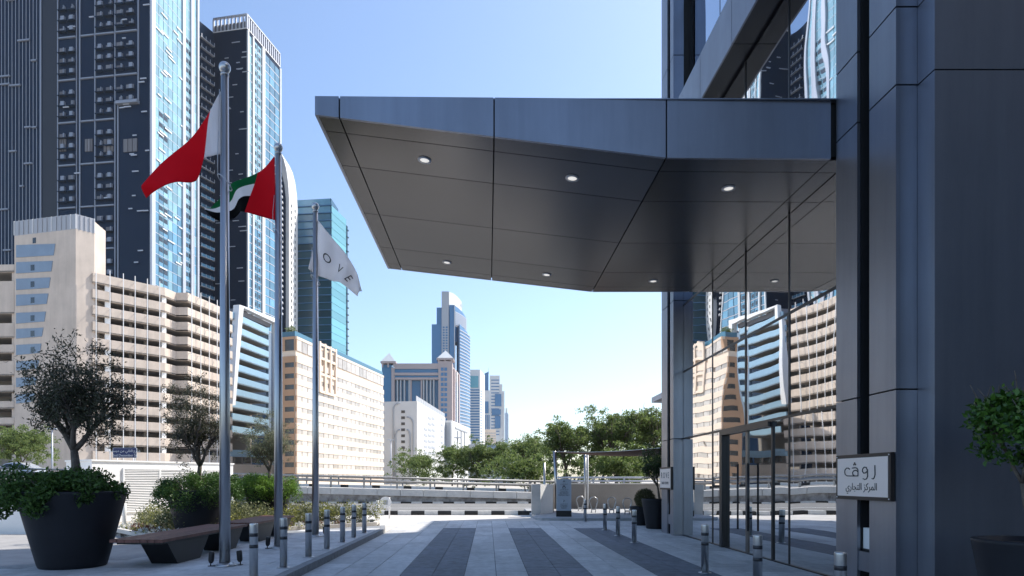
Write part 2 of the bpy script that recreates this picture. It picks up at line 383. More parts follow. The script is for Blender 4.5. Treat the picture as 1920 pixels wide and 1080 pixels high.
# ================================================================== THE NEAR BUILDING
hb = thing('office_building', 'tall blue grey metal clad building with mirror glass on the right', 'building', (6.1, 15, 0))
G = 6.05; CX = 5.75
FB = Frame((0, 0), ang=-math.pi/2)            # faces -X:  u = -y, outward w = -x
def fy(y0, y1): return -y1, -y0               # y range -> u range
def panelX(name, m, x, t, y0, y1, z0, z1, parent=hb): return pbox(name, m, parent, FB, -y1, -y0, -x-t, -x, z0, z1)   # face at plane x, thickness t into +X
# hidden masses that stop light and cast the shade
MB().box(6.5, 40, 9.1, 19.9, -.05, 62).build('core', gapm, hb)
MB().box(11, 60, -14, -6, -.05, 62).build('added_reflection_block', navy, hb)  # unseen block behind the camera, added so camera-facing metal reflects something dark
MB().box(8.1, 40, 19.9, 26.7, -.05, 62).build('rear_core', slotm, hb)
MB().box(9.05, 34, 26.7, 33.1, -.05, 15.4).build('low_wing', conc, hb)
MB().prism([(6.95, 25.2), (9.0, 24.4), (9.0, 27.6), (6.95, 27.2)], 5.0, 5.22).build('side_awning', fin, hb)
zj = [-.02, 3.0, 7.29, 8.39, 11.6, 14.9, 18.2, 21.5]
def column(ya, yb, s0, s1):
    for k in range(len(zj)-1):
        z0, z1 = zj[k]+.012, zj[k+1]-.012
        for a, b in ((ya, s0), (s1, yb)):
            MB().box(CX, CX+.05, a, b, z0, z1).build('cladding_panel', clad, hb)
        # front return panel and far return panel
        MB().box(CX+.052, G+.02, ya, ya+.05, z0, z1).build('cladding_panel', clad, hb)
        MB().box(CX+.052, G+.02, yb-.05, yb, z0, z1).build('cladding_panel', clad, hb)
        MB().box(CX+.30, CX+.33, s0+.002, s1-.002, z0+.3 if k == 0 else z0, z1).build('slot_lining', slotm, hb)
    MB().box(CX+.06, CX+.29, ya+.06, s0-.005, 0, 21).build('backing', gapm, hb)
    MB().box(CX+.06, CX+.29, s1+.005, yb-.06, 0, 21).build('backing', gapm, hb)
    MB().box(CX+.34, 6.49, ya+.06, yb-.06, 0, 21).build('backing', gapm, hb)
    MB().box(CX+.02, CX+.29, s0+.004, s1-.004, .32, .62).build('slot_plate', clad, hb)
    l = thing('wall_light', 'small white recessed light box low in the slot of the %s column' % ('near' if ya < 12 else 'far'), 'light', (CX+.1, (s0+s1)/2, .7))
    MB().box(CX+.09, CX+.28, s0+.03, s1-.01, .66, .98).build('light_box', wpaint, l)
    MB().box(CX+.075, CX+.09, s0+.012, s1-.004, .63, .66).build('light_ledge', blackm, l)
column(9.02, 10.57, 9.65, 9.97)
column(19.85, 21.2, 20.2, 20.52)
# wall beside the near column
for k in range(len(zj)-1):
    if k in (0,): zz = (-.02, 7.27)
    elif k == 1: continue
    else: zz = (max(zj[k], 7.29)-0.0, zj[k+1]-.02)
    MB().box(G, G+.05, 8.72, 9.015, zz[0], zz[1]).build('cladding_panel', clad, hb)
    MB().box(G+.001, 12, 8.67, 8.718, zz[0], zz[1]).build('cladding_panel', clad, hb)
MB().box(G+.06, 12, 8.73, 9.0, 0, 21).build('backing', gapm, hb)
# curtain wall between the columns
ys = [10.575, 12.85, 15.03, 17.24, 19.845]
zs = [0.0, 3.0, 5.07, 7.12, 8.3, 11.55]
door = (13.57, 16.45)
for i in range(4):
    for k in range(5):
        z0, z1 = zs[k]+.03, zs[k+1]-.03
        y0, y1 = ys[i], ys[i+1]
        m = mirror if k < 3 else mirror_up
        segs = [(y0, y1)]
        if k == 0 and i == 1: segs = [(y0, door[0])]
        if k == 0 and i == 2: segs = [(door[1], y1)]
        if k == 0 and i in (1, 2):
            pass
        for a, b in segs:
            o = panelX('glass_pane', m, G+random.uniform(0, .003), .02, a+.025, b-.025, z0, z1)
            o.rotation_euler.z += random.uniform(-.003, .003)
for yv in ys[1:-1]:
    if yv == 15.03: panelX('mullion', frame_m, G-.012, .05, yv-.024, yv+.024, 3.0, 11.55)
    else: panelX('mullion', frame_m, G-.012, .05, yv-.024, yv+.024, 0, 11.55)
for zv in zs[1:-1]:
    for i in range(4):
        panelX('transom', frame_m, G-.010, .045, ys[i]+.025, ys[i+1]-.025, zv-.028, zv+.028)
# the double door
panelX('door_jamb', frame_m, G-.10, .15, 16.30, 16.47, 0, 2.97)
panelX('door_jamb', frame_m, G-.03, .08, 13.55, 13.61, 0, 2.97)
panelX('door_head', frame_m, G-.10, .15, 13.615, 16.295, 2.86, 2.97)
for (a, b, hy) in ((15.0, 16.29, 15.22), (13.62, 14.86, 14.62)):
    dl = MB().box(G+.004, G+.034, a, b, .03, 2.85).build('door_leaf', mirror, hb)
    MB().tube([(G-.11, hy, .55), (G-.11, hy, 2.1)], .024, 8).build('door_handle', frame_m, dl)
panelX('door_stile', mat('bronze door stile', (.16,.15,.145), .35, .6), G-.02, .06, 14.865, 14.995, .01, 2.855)
panelX('threshold', frame_m, G-.03, .1, 10.6, 19.8, .0, .028)
# spandrel beam above the canopy and glass above it
BX = 5.52
yb = [10.6, 12.4, 14.5, 16.65, 18.8, 21.2]
for i in range(5):
    MB().box(BX, BX+.04, yb[i]+.01, yb[i+1]-.01, 11.6, 12.8).build('beam_panel', clad, hb)
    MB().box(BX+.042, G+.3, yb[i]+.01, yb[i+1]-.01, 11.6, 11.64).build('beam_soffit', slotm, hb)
MB().box(BX+.05, G+.3, 10.62, 21.18, 11.65, 12.79).build('backing', gapm, hb)
for i in range(4):
    panelX('glass_pane', mirror_up, G+.2, .02, ys[i]+.03, ys[i+1]-.03, 12.83, 16.4)
    panelX('glass_pane', mirror_up, G+.2, .02, ys[i]+.03, ys[i+1]-.03, 16.6, 20.4)
# upper floors of the front wall, mostly above the frame
# ------------------------------------------------------------------ canopy
cn = thing('entrance_canopy', 'wedge shaped metal canopy jutting over the driveway from the building', 'canopy', (1.5, 14.5, 7))
YF0, YF1, YB0 = 10.50, 10.62, 18.15
TOPZ = 8.02; KX = 2.95; TX = -2.79
def cz(x): return 7.05 if x >= KX else 7.05+(KX-x)/(KX-TX)*.66
def yfr(x): return YF0+(YF1-YF0)*(x-TX)/(5.75-TX)
cxs = [TX, -2.44, .10, KX, 5.70]
crow = [0, .44, 1.65, 3.85, 5.95, 7.2, 7.62]
g = .012
for i in range(4):
    x0, x1 = cxs[i]+(0 if i == 0 else g), cxs[i+1]-g
    # fascia panel
    fr = Frame((0, 0), ang=0)
    for side in (0, 1):
        ya0, ya1 = (yfr(x0), yfr(x1)) if side == 0 else (YB0, YB0)
        t = .05
        if side == 0:
            MB().add([(x0,ya0,cz(x0)),(x1,ya1,cz(x1)),(x1,ya1,TOPZ),(x0,ya0,TOPZ),(x0,ya0+t,cz(x0)),(x1,ya1+t,cz(x1)),(x1,ya1+t,TOPZ),(x0,ya0+t,TOPZ)],
                     [(0,1,2,3),(7,6,5,4),(0,4,5,1),(1,5,6,2),(2,6,7,3),(3,7,4,0)]).build('fascia_panel', clad, cn)
        else:
            MB().add([(x1,ya1,cz(x1)),(x0,ya0,cz(x0)),(x0,ya0,TOPZ),(x1,ya1,TOPZ),(x1,ya1-t,cz(x1)),(x0,ya0-t,cz(x0)),(x0,ya0-t,TOPZ),(x1,ya1-t,TOPZ)],
                     [(0,1,2,3),(7,6,5,4),(0,4,5,1),(1,5,6,2),(2,6,7,3),(3,7,4,0)]).build('fascia_panel', clad, cn)
    cols = [(x0, x1)] if i < 3 else [(x0, x1)]
    for (a, b) in cols:
        for r in range(6):
            f0, f1 = crow[r]/7.62, crow[r+1]/7.62
            yy = lambda x, f: yfr(x)+.052+(YB0-.052-yfr(x)-.052)*f
            e0 = 0 if r == 0 else .009; e1 = 0 if r == 5 else .009
            vs = []
            for dz in (0, .03):
                for (x, f, e) in ((a, f0, e0), (b, f0, e0), (b, f1, -e1), (a, f1, -e1)):
                    vs.append((x, yy(x, f)+e, cz(x)+dz+.004))
            MB().add(vs, [(0,3,2,1),(4,5,6,7),(0,1,5,4),(1,2,6,5),(2,3,7,6),(3,0,4,7)]).build('soffit_panel', soff, cn)
# soffit continuing to the glass
for r in range(6):
    MB().box(5.705, G-.015, max(10.60, YF1+.06+crow[r]*.983)+.009, YF1+.06+crow[r+1]*.983-.009, 7.054, 7.084).build('soffit_panel', soff, cn)
MB().add([(TX+.02,yfr(TX)+.06,cz(TX)+.06),(KX,yfr(KX)+.06,7.11),(KX,YB0-.06,7.11),(TX+.02,YB0-.06,cz(TX)+.06),
          (TX+.02,yfr(TX)+.06,TOPZ-.02),(KX,yfr(KX)+.06,TOPZ-.02),(KX,YB0-.06,TOPZ-.02),(TX+.02,YB0-.06,TOPZ-.02)],
         [(0,3,2,1),(4,5,6,7),(0,1,5,4),(1,2,6,5),(2,3,7,6),(3,0,4,7)]).build('backing', gapm, cn)
MB().box(KX+.001, G-.02, YF1+.055, YB0-.06, 7.11, TOPZ-.02).build('backing', gapm, cn)
MB().box(TX, G-.03, YF0+.06, YB0-.01, TOPZ-.018, TOPZ+.0).build('roof_sheet', clad, cn)
MB().box(TX-.05, TX-.001, YF0, YB0, cz(TX), TOPZ).build('fascia_panel', clad, cn)
for i, (px, py) in enumerate(((796, 300), (1073, 334), (1366, 353), (838, 492), (1025, 515), (1225, 527), (1420, 530))):
    # intersect the view ray with the soffit
    d = 12.0
    for _ in range(40): d = (cz(X(px, d))-EYE)*F/(VY-py)
    x, y = X(px, d), min(d, 17.6); z = cz(x)
    names = ['near left end of the canopy', 'near row middle of the canopy', 'near row closest to the building', 'back left end of the canopy', 'back row second from the tip', 'back row third from the tip', 'back row closest to the glass']
    t = thing('downlight', 'round white recessed downlight, %s' % names[i], 'light', (x, y, z), 'downlights in the canopy soffit')
    sl_ = -(.66/(KX-TX)) if x < KX else 0
    for nm, prof, m in (('trim_ring', [(.085, -.012), (.12, -.012), (.125, .01), (.085, .01)], fin), ('diffuser', [(.0, -.006), (.084, -.006), (.084, .008), (0, .008)], lampw)):
        b = MB().lathe(prof, (x, y, z), 20, caps=(nm == 'diffuser')); b.v = [(v[0], v[1], v[2]+(v[0]-x)*sl_) for v in b.v]; b.build(nm, m, t)
# ================================================================== BACKGROUND BUILDINGS
def bands(parent, pts, ztop, fh, bh, n, m, thick=.45, slab=7, slabm=intr, name='floor_band'):
    for k in range(n):
        z1 = ztop-k*fh; z0 = z1-bh
        if z1 < 0: break
        MB().wall(pts, thick, max(z0, -.05), z1).build(name, m, parent)
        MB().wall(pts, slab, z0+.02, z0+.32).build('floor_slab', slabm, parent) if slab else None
# ---- beige car park
cp = thing('car_park', 'beige multi storey car park with stacked parapet bands and a stair tower', 'building', (*W(250, 148), 0))
P0, P1, P2, P3, P4, P5 = W(174, 140), W(309, 151), W(330, 155), W(352, 155), W(436, 173), W(470, 181)
ztop = Z(511, 140); fh = 3.55
bands(cp, [P0, P1, P2, P3, P4], ztop, fh, 2.2, 13, beige, .4, 9)
ins = lambda p, t: Vector(p)+Vector((-.94, .34))*t
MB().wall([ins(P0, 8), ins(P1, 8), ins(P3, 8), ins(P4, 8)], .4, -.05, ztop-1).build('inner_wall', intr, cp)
f1 = Frame(P0, P1); f2 = Frame(P3, P5)
for px in (203, 309):
    u, _ = f1.at(px); pbox('pier', wpaint, cp, f1, u-.5, u+.5, -1.0, -.42, 0, ztop-.5)
for px in (252, 280): 
    u, _ = f1.at(px); pbox('pier', intr, cp, f1, u-.3, u+.3, -3, -2.4, 0, ztop-.5)
for fr_, pxs in ((f1, (178, 204, 229, 251, 274, 297)), (f2, (354, 371, 387, 402, 417))):
    for px in pxs:
        u, _ = fr_.at(px)
        pbox('rod', finw, cp, fr_, u-.07, u+.07, .75, .89, 0, ztop+1.0)
        for k in range(0, 13, 2): pbox('rod_bracket', finw, cp, fr_, u-.05, u+.05, .002, .75, ztop-k*fh-.5, ztop-k*fh-.4)
# stair tower
T = [W(27, 142), W(142, 138), W(177, 140.6), W(198, 146)]
zc0, zc1 = Z(429, 138), Z(401, 138)
back = [T[3]+Vector((-20, 14)), T[0]+Vector((0, 16))]
MB().prism([*T, *back], -.05, zc0).build('stair_tower', beige2, cp)
MB().prism([*T[:3], T[2]+Vector((-6, 6)), T[0]+Vector((0, 10))], zc0+.004, zc1).build('roof_screen', capm, cp)
MB().prism([T[2]+Vector((.02, .02)), T[3]+Vector((0, 0)), back[0], T[2]+Vector((-12, 7))], zc0+.004, zc1-.6).build('lift_house', beige2, cp)
ft = Frame(T[0], T[1]); ft2 = Frame(T[1], T[2])
for fr_, n in ((ft, 13), (ft2, 4)):
    for i in range(n+1): pbox('screen_rib', finw if i % 4 == 0 else capm, cp, fr_, i*fr_.len/n-.06, i*fr_.len/n+.06, .002, .14, zc0+.1, zc1)
rows = [(458, 482, 104), (490, 512, 99.5), (521, 543, 95), (551, 573, 91), (585, 606, 86.6), (615, 634, 82), (645, 665, 78), (676, 694, 74), (707, 725, 70), (738, 756, 66)]
for i, (ya, yb_, xr) in enumerate(rows):
    a, z1 = ft.at(31, ya+2); _, z0 = ft.at(31, yb_+1); b, zb1 = ft.at(xr, ya-.5); b2, zb0 = ft.at(xr-3, yb_-3)
    MB().fprism(ft, [(a, z0), (b2, zb0), (b, zb1), (a, z1)], .003, .12).build('slanted_panel', bluepan, cp)
    if i:
        u, z = ft.at(62, (ya+yb_)/2+1); w_ = MB().fbox(ft, u-.5, u+.5, .125, .16, z-.65, z+.6).build('window', winm, cp)
u, z = ft.at(64.5, 451); MB().fbox(ft, u-.45, u+.45, .01, .05, z-.6, z+.6).build('window', winm, cp)
# left wing
L0, L1 = W(-90, 143), W(26.4, 142.3)
fl = Frame(L0, L1); zl = Z(496, 142.4)
tops = [(496, 510), (527, 588), (606, 633), (646, 662), (677, 704), (722, 735), (752, 766), (783, 797), (812, 829)]
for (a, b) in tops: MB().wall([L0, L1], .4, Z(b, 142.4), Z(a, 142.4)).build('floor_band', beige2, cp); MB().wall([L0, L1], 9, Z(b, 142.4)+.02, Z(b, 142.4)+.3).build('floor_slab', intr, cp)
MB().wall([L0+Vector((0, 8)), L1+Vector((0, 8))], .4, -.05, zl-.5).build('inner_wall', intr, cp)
u, _ = fl.at(21); pbox('pier', beige2, cp, fl, u-.2, u+1.0, -.95, -.42, 0, zl-.5)
# ---- blue striped building in a leaning white frame
bs = thing('striped_building', 'building of sky blue bands inside a leaning white frame', 'building', (*W(475, 170), 0))
B0, B1 = W(436, 194), W(504, 216); fb = Frame(B0, B1)
ztb = fb.at(448, 590)[1]
bands(bs, [B0, B1], ztb, 3.84, 2.2, 10, skyband, .4, 8)
MB().wall([ins(B0, 7), ins(B1, 7)], .3, -.05, ztb-1).build('inner_wall', intr, bs)
u1, _ = fb.at(504); u2, _ = fb.at(511)
MB().fbox(fb, u1+.02, u2, -1.0, -.1, 0, ztb-1).build('pier', bluepan, bs)
def fpt(px, py): return fb.at(px, py)
MB().fprism(fb, [fpt(428, 760), fpt(433.5, 760), fpt(449, 577), fpt(441, 572)], -.6, 1.4).build('frame_leg', finw, bs)
MB().fprism(fb, [fpt(449.2, 577), fpt(512, 606.5), fpt(517, 600), fpt(442, 571.5)], -.6, 1.39).build('frame_head', finw, bs)
MB().fprism(fb, [fpt(512, 892), fpt(517, 892), fpt(517, 600.3), fpt(512, 607)], -.6, 1.38).build('frame_leg', finw, bs)
MB().fprism(fb, [fpt(449, 588), fpt(510, 614), fpt(512, 607), fpt(449.5, 578)], -8, -.7).build('roof_soffit', balc, bs)
MB().fprism(fb, [fpt(425, 893), fpt(511, 893), fpt(511, 872), fpt(425, 870)], -.4, .5).build('base_wall', peach, bs)
for i in range(4):
    a, b = fpt(440+i*17, 868)[0], fpt(452+i*17, 868)[0]
    MB().fbox(fb, a, b, -.3, .2, *sorted((fpt(440+i*17, 868)[1], fpt(440+i*17, 857)[1]))).build('window', winm, bs)
MB().fprism(fb, [fpt(425, 856), fpt(511, 858), fpt(511, 846), fpt(425, 843)], -.4, .6).build('base_band', skyband, bs)
# ---- peach building
pb = thing('peach_building', 'long peach office block with rows of curtained windows and a blue roof rail', 'building', (*W(556, 165), 0))
C0, C1, Cl = W(556, 165), W(720, 228), W(526, 166.5)
fr_ = Frame(C0, C1); fo = Frame(Cl, C0)
zt = Z(630, 165); nf = 13; fhp = (zt-1.5)/13
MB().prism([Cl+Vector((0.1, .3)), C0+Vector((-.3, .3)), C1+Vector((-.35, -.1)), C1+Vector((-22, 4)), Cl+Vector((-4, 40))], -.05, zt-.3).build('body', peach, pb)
npx = 14
win_l = [(558, 579), (583, 606), (634, 651), (655, 672), (676, 691), (694, 706), (708, 718)]
for k in range(nf):
    zA = zt-k*fhp; hh = 1.25 if k else 2.9; off = 2.2 if k else 3.6
    zb0, zb1 = zA-off+.0, zA-off+hh
    if k == 1: continue
    # wall bands proud of the window line: spandrel per floor
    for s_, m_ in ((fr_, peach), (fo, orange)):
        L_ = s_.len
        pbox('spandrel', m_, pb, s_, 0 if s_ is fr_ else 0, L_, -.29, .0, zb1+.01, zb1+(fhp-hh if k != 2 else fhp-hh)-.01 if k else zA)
    n = 20
    for i in range(n):
        u0 = fr_.len*i/n+.16; u1 = fr_.len*(i+1)/n-.16
        pbox('window', peachwin, pb, fr_, u0, u1, -.29, -.12, zb0, zb1)
    a, b = fo.at(534)[0], fo.at(551)[0]
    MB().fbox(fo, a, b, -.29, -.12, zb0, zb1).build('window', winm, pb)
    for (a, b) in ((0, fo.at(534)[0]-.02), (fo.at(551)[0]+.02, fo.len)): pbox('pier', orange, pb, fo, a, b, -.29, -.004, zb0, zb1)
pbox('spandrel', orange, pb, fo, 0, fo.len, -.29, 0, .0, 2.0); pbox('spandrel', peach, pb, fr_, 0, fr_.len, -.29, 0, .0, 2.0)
pbox('roof_rail', MATS['roof blue'], pb, fr_, 0.1, fr_.len, -.6, -.5, zt+.002, zt+1.4); pbox('roof_rail', MATS['roof blue'], pb, fo, .1, fo.len-.6, -.6, -.5, zt+.002, zt+1.4)
for px in (598, 608, 618, 628):
    u = fr_.at(px)[0]; zz = fr_.at(px, 640+ (px-598)*.5)[1]; z2 = fr_.at(px, 735+(px-598)*.1)[1]
    pbox('ornament_fin', peach, pb, fr_, u-.4, u+.4, .002, .5, z2, zz)
for py in (644, 670, 700, 733):
    u0, z0 = fr_.at(598, py); u1, _ = fr_.at(628, py); pbox('ornament_bar', peach, pb, fr_, u0+.42, u1-.42, .004, .4, z0-.4, z0+.3)
# ---- dark glass tower with lit right face
ga = thing('glass_tower', 'dark navy glass tower with pale balcony bays and a bright right face', 'building', (*W(283, 200), 0))
CA = W(283, 200); fA = Frame(W(0, 207.5), CA); fR = Frame(CA, W(370, 225))
HT = 205
MB().prism([fA.o-fA.u*40, CA, CA+fR.u*fR.len, CA+fR.u*fR.len+Vector((-60, 12)), fA.o-fA.u*40+Vector((3, 30))], -.05, HT).build('body', navy, ga)
FH = 3.25
uA = lambda px: fA.at(px)[0]; zA_ = lambda px, py: fA.at(px, py)[1]
zlow = 60
def vfin(px, wpx, z0=zlow, z1=HT, m=fin, fr=fA, w=.1, name='vertical_fin'):
    u = fr.at(px)[0]; hw = wpx*200/F/2
    return pbox(name, m, ga, fr, u-hw, u+hw, .002, w, z0, z1)
for i in range(12): vfin(3+i*6.6, .6, m=fin)
vfin(-10, .8, m=find); vfin(-22, .8, m=find); vfin(-34, .8, m=find)
vfin(77, 3.2, w=.3, m=find); vfin(109, 2, w=.3, m=find); vfin(144.5, 1.4, w=.3, m=find); vfin(150.5, 2.4, w=.3, m=find); vfin(179, 2, w=.3, m=find); vfin(216.5, 2, w=.3, m=find)
vfin(260, 2.2, zA_(260, 195), HT, w=.3, m=find); vfin(222, 2.2, zlow, zA_(222, 197), w=.3, m=find)
for (a, b, y) in ((3, 20, 205*.78), (2, 20, 145), (20, 40, 162), (35, 57, 78), (48, 60, 240), (18, 32, 285), (47, 62, 308), (60, 70, 115), (38, 46, 350), (0, 17, 394), (14, 28, 2), (62, 70, 240), (30, 44, 438), (8, 22, 470)):
    u0, z0 = fA.at(a, y); u1, _ = fA.at(b, y); pbox('cross_bar', find, ga, fA, u0, u1, .1, .6, z0-.22, z0+.22)
MB().fbox(fA, uA(81), uA(107), .002, .25, zlow, HT).build('recess_shade_strip', mat('matt navy', (.008, .010, .018), .5), ga)  # flat strip in place of a recess, its shade put into the colour
# floors of the balcony bays
zf = [zA_(109, 21.5*0-6+k*19.9) for k in range(-9, 27)]
beam_rows = set(range(1, 60, 4))
rest_b = MB()
for j, z in enumerate(zf):
    if j % 4 == 1:
        for (a, b) in ((111, 143), (152, 177.5), (181, 215)):
            pbox('floor_beam', find, ga, fA, uA(a), uA(b), .003, .55, z-.2, z+.2)
        if z > zA_(240, 195): pbox('floor_beam', find, ga, fA, uA(218.5), uA(258), .003, .55, z-.2, z+.2)
        continue
    for bi, (a, b) in enumerate(((112, 126), (128.5, 142.5), (182, 196), (199, 214), (219, 234), (237, 254))):
        if bi >= 4 and z < zA_(240, 192): continue
        u0, u1 = uA(a), uA(b)
        vis = j >= 8
        if vis:
            s = random.choice((0, 1, 1))
            pbox('balcony_wall', balc, ga, fA, u0 if s else u0+.9, u1-.5, .003, .12, z-1.15, z-.2+random.choice((0, .25, .5)))
            pbox('balcony_slab', navy2, ga, fA, u0, u1, .003, 1.1, z-1.7, z-1.5)
            pbox('balcony_rail', find, ga, fA, u1-.75+random.choice((0, -.9)), u1-.55+random.choice((0, .1)), .12, .9, z-1.45, z-.1)
        else:
            rest_b.fbox(fA, u0, u1-.5, .003, .12, z-1.15, z-.1); rest_b.fbox(fA, u0, u1, .003, 1.1, z-1.7, z-1.5)
rest_b.build('upper_balconies', balc, ga)['kind'] = 'stuff'
u0, z0 = fA.at(222, 196); u1, _ = fA.at(262, 196); pbox('bay_sill', find, ga, fA, u0, u1, .003, 1.4, z0-.45, z0+.45)
for k in range(26):
    px = random.choice((random.uniform(226, 275), random.uniform(228, 276), random.uniform(112, 255))); py = random.uniform(10, 510)
    u, z = fA.at(px, py); pbox('light_dash', fin, ga, fA, u, u+random.uniform(1.2, 2.6), .56, .8, z-.16, z+.16)
for (a, b) in ((112, 125), (160, 175), (195, 214), (232, 258)):
    u0, z0 = fA.at(a, 262); u1, _ = fA.at(b, 282); z1 = fA.at(b, 284)[1]
    for q in range(3): pbox('louvre_panel', balc, ga, fA, u0+(u1-u0)*q/3+.1, u0+(u1-u0)*(q+1)/3-.1, .003, .3, z1, z0)
# lit right face
nR = 9
rest_p = MB()
for j in range(-9, 27):
    pyj = -6+j*19.9
    zt_ = fR.at(283, pyj)[1]; zb_ = fR.at(283, pyj+19.9)[1]
    for i in range(nR):
        pa = 288+i*(340-288)/6 if i < 6 else (345+(i-6)*8.2)
        pb_ = pa+(340-288)/6 if i < 6 else pa+8.2
        if i == 8: pa, pb_ = 361.5, 367.5
        u0, u1 = fR.at(pa)[0]+.12, fR.at(pb_)[0]-.12
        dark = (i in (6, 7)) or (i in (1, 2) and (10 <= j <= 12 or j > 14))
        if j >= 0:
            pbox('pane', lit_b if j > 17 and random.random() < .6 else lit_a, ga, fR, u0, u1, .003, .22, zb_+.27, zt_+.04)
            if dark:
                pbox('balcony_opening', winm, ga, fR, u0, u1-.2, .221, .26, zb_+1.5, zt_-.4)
        else: rest_p.fbox(fR, u0, u1, .003, .22, zb_+.3, zt_)
    if j % 1 == 0: pbox('floor_line', fin, ga, fR, .3, fR.len, .003, .26, zb_+.06, zb_+.24)
rest_p.build('upper_panes', lit_a, ga)['kind'] = 'stuff'
for px, w_ in ((284.5, 3.0), (342.5, 2.6), (357.5, 2.0), (360, 1.2), (369, 1.6)):
    u = fR.at(px)[0]; hw = w_*.3; pbox('vertical_fin', fin, ga, fR, u-hw, u+hw, .003, .7, zlow, HT)
for k in range(34):
    px = random.uniform(288, 338); py = random.uniform(10, 530); u, z = fR.at(px, py)
    pbox('light_dash', finw, ga, fR, u, u+random.uniform(2, 4), .31, .5, z-.2, z+.2)
# ---- second dark tower with a finned crown
gb = thing('crowned_tower', 'dark glass tower with white finned crown and sunlit side behind the flags', 'building', (*W(463, 240), 0))
D0, D1, D2, D3 = W(372, 236), W(400, 242.5), W(463, 240), W(525, 262.6)
gA, gF, gR = Frame(D0, D1), Frame(D1, D2), Frame(D2, D3)
zcr = gF.at(463, 52)[1]; zcr1 = gF.at(463, 28)[1]
MB().prism([D0+Vector((-8, -1)), D0, D1, D2, D3, D3+Vector((-30, 14)), D0+Vector((-10, 30))], -.05, zcr).build('body', navy, gb)
MB().prism([D1+Vector((0, .6)), D2+Vector((-.5, .5)), D3+Vector((-.6, 0)), D3+Vector((-28, 12)), D1+Vector((-3, 22))], zcr+.004, zcr1-2).build('crown_core', balc, gb)
for f_, n in ((gF, 9), (gR, 16)):
    for i in range(n+1):
        u = f_.len*i/n; pbox('crown_fin', fin, gb, f_, u-.25, u+.25, -.5, .1, zcr, zcr1)
    pbox('crown_ring', fin, gb, f_, 0, f_.len, -.45, .25, zcr1+.004, zcr1+.5); pbox('crown_ring', finw, gb, f_, 0, f_.len, -.45, .2, zcr-.3, zcr-.004)
fhb = 18.4*240/F
for i in range(30):
    z = zcr-6-i*fhb
    if z < 62: break
    pbox('balcony_slab', fin, gb, gA, .3, gA.len-.2, .003, 1.0, z, z+.2)
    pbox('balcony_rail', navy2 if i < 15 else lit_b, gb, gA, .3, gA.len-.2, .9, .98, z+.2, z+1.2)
    for q in range(4): pbox('rail_post', fin, gb, gA, .5+q*2.0, .7+q*2.0, .99, 1.1, z+.2, z+1.3)
for k in range(42):
    px = random.uniform(403, 456); py = random.uniform(62, 570); u, z = gF.at(px, py)
    pbox('light_dash', fin, gb, gF, u, u+random.uniform(1.2, 3.4), .003, .2, z-.14, z+.14)
for i in range(34):
    z1 = zcr-2-i*3.4; 
    if z1 < 62: break
    cols = ((465, 471), (476, 482), (482.5, 489), (496, 505), (505.5, 514.5), (515, 523.5))
    for c, (a, b) in enumerate(cols):
        u0, u1 = gR.at(a)[0]+.1, gR.at(b)[0]-.1
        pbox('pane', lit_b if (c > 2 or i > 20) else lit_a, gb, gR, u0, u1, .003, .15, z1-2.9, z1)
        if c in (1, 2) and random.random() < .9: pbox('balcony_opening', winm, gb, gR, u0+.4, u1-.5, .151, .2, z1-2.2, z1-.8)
    pbox('floor_line', fin, gb, gR, .2, gR.len, .003, .22, z1-3.3, z1-3.0)
for px in (463.8, 473.5, 491, 494, 524.3):
    u = gR.at(px)[0]; pbox('vertical_fin', finw, gb, gR, u-.3, u+.3, .003, .6, 60, zcr-1)
# ---- arched tower
ar = thing('arched_tower', 'slim tower with curved white edge and balconies beside the crowned tower', 'building', (*W(542, 285), 0))
fa = Frame(W(490, 285), W(542, 285))
prof = [(490, 272), (512, 272), (519, 277), (526, 285), (532, 298), (537, 318), (540.5, 345), (542, 372)]
poly = [fa.at(490, 900), fa.at(542, 900)]+[fa.at(*p) for p in prof[::-1]]
MB().fprism(fa, poly, -13, 0).build('body', whitest, ar)
prof2 = [(490, 300), (520, 302), (527, 318), (533, 345), (536, 372)]
MB().fprism(fa, [fa.at(490, 900), fa.at(536, 900)]+[fa.at(*p) for p in prof2[::-1]], .003, .5).build('dark_face', navy, ar)
for i in range(26):
    py = 330+i*10.4; u0, z = fa.at(505, py); u1, _ = fa.at(529+min(3, i*.6), py)
    pbox('balcony_slab', finw, ar, fa, u0, u1, .503, 2.2, z-.45, z+.45)
fas = Frame(W(542, 285), W(542, 285)+Vector((0, 13)))
for i in range(22):
    z = fa.at(542, 380+i*12)[1]
    for u in (3.3, 8.8): pbox('window', winm, ar, fas, u-.5, u+.5, .003, .08, z-.7, z+.6)
# ---- teal tower
tt = thing('teal_tower', 'teal glass office tower with ribbed floors behind the white flag', 'building', (*W(621, 300), 0))
E0, E1, E2 = W(556, 302), W(621, 300), W(649, 316); tF, tR = Frame(E0, E1), Frame(E1, E2)
ztt = Z(372, 300); ztr = Z(385, 300)
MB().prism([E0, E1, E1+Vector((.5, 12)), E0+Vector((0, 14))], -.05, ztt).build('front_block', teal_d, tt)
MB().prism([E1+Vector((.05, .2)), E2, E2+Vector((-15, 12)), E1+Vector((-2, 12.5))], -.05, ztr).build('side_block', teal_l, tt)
for i in range(22):
    z = ztt-i*3.5
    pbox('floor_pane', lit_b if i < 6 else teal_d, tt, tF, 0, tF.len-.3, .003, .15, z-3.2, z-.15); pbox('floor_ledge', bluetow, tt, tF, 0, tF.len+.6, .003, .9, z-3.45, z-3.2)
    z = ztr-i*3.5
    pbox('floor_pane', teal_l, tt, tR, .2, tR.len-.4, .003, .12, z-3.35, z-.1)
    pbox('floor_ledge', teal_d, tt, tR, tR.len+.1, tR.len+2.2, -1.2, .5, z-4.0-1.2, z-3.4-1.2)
pbox('edge_core', teal_d, tt, tR, tR.len+.05, tR.len+1.5, -1.0, .2, 0, ztr-3)
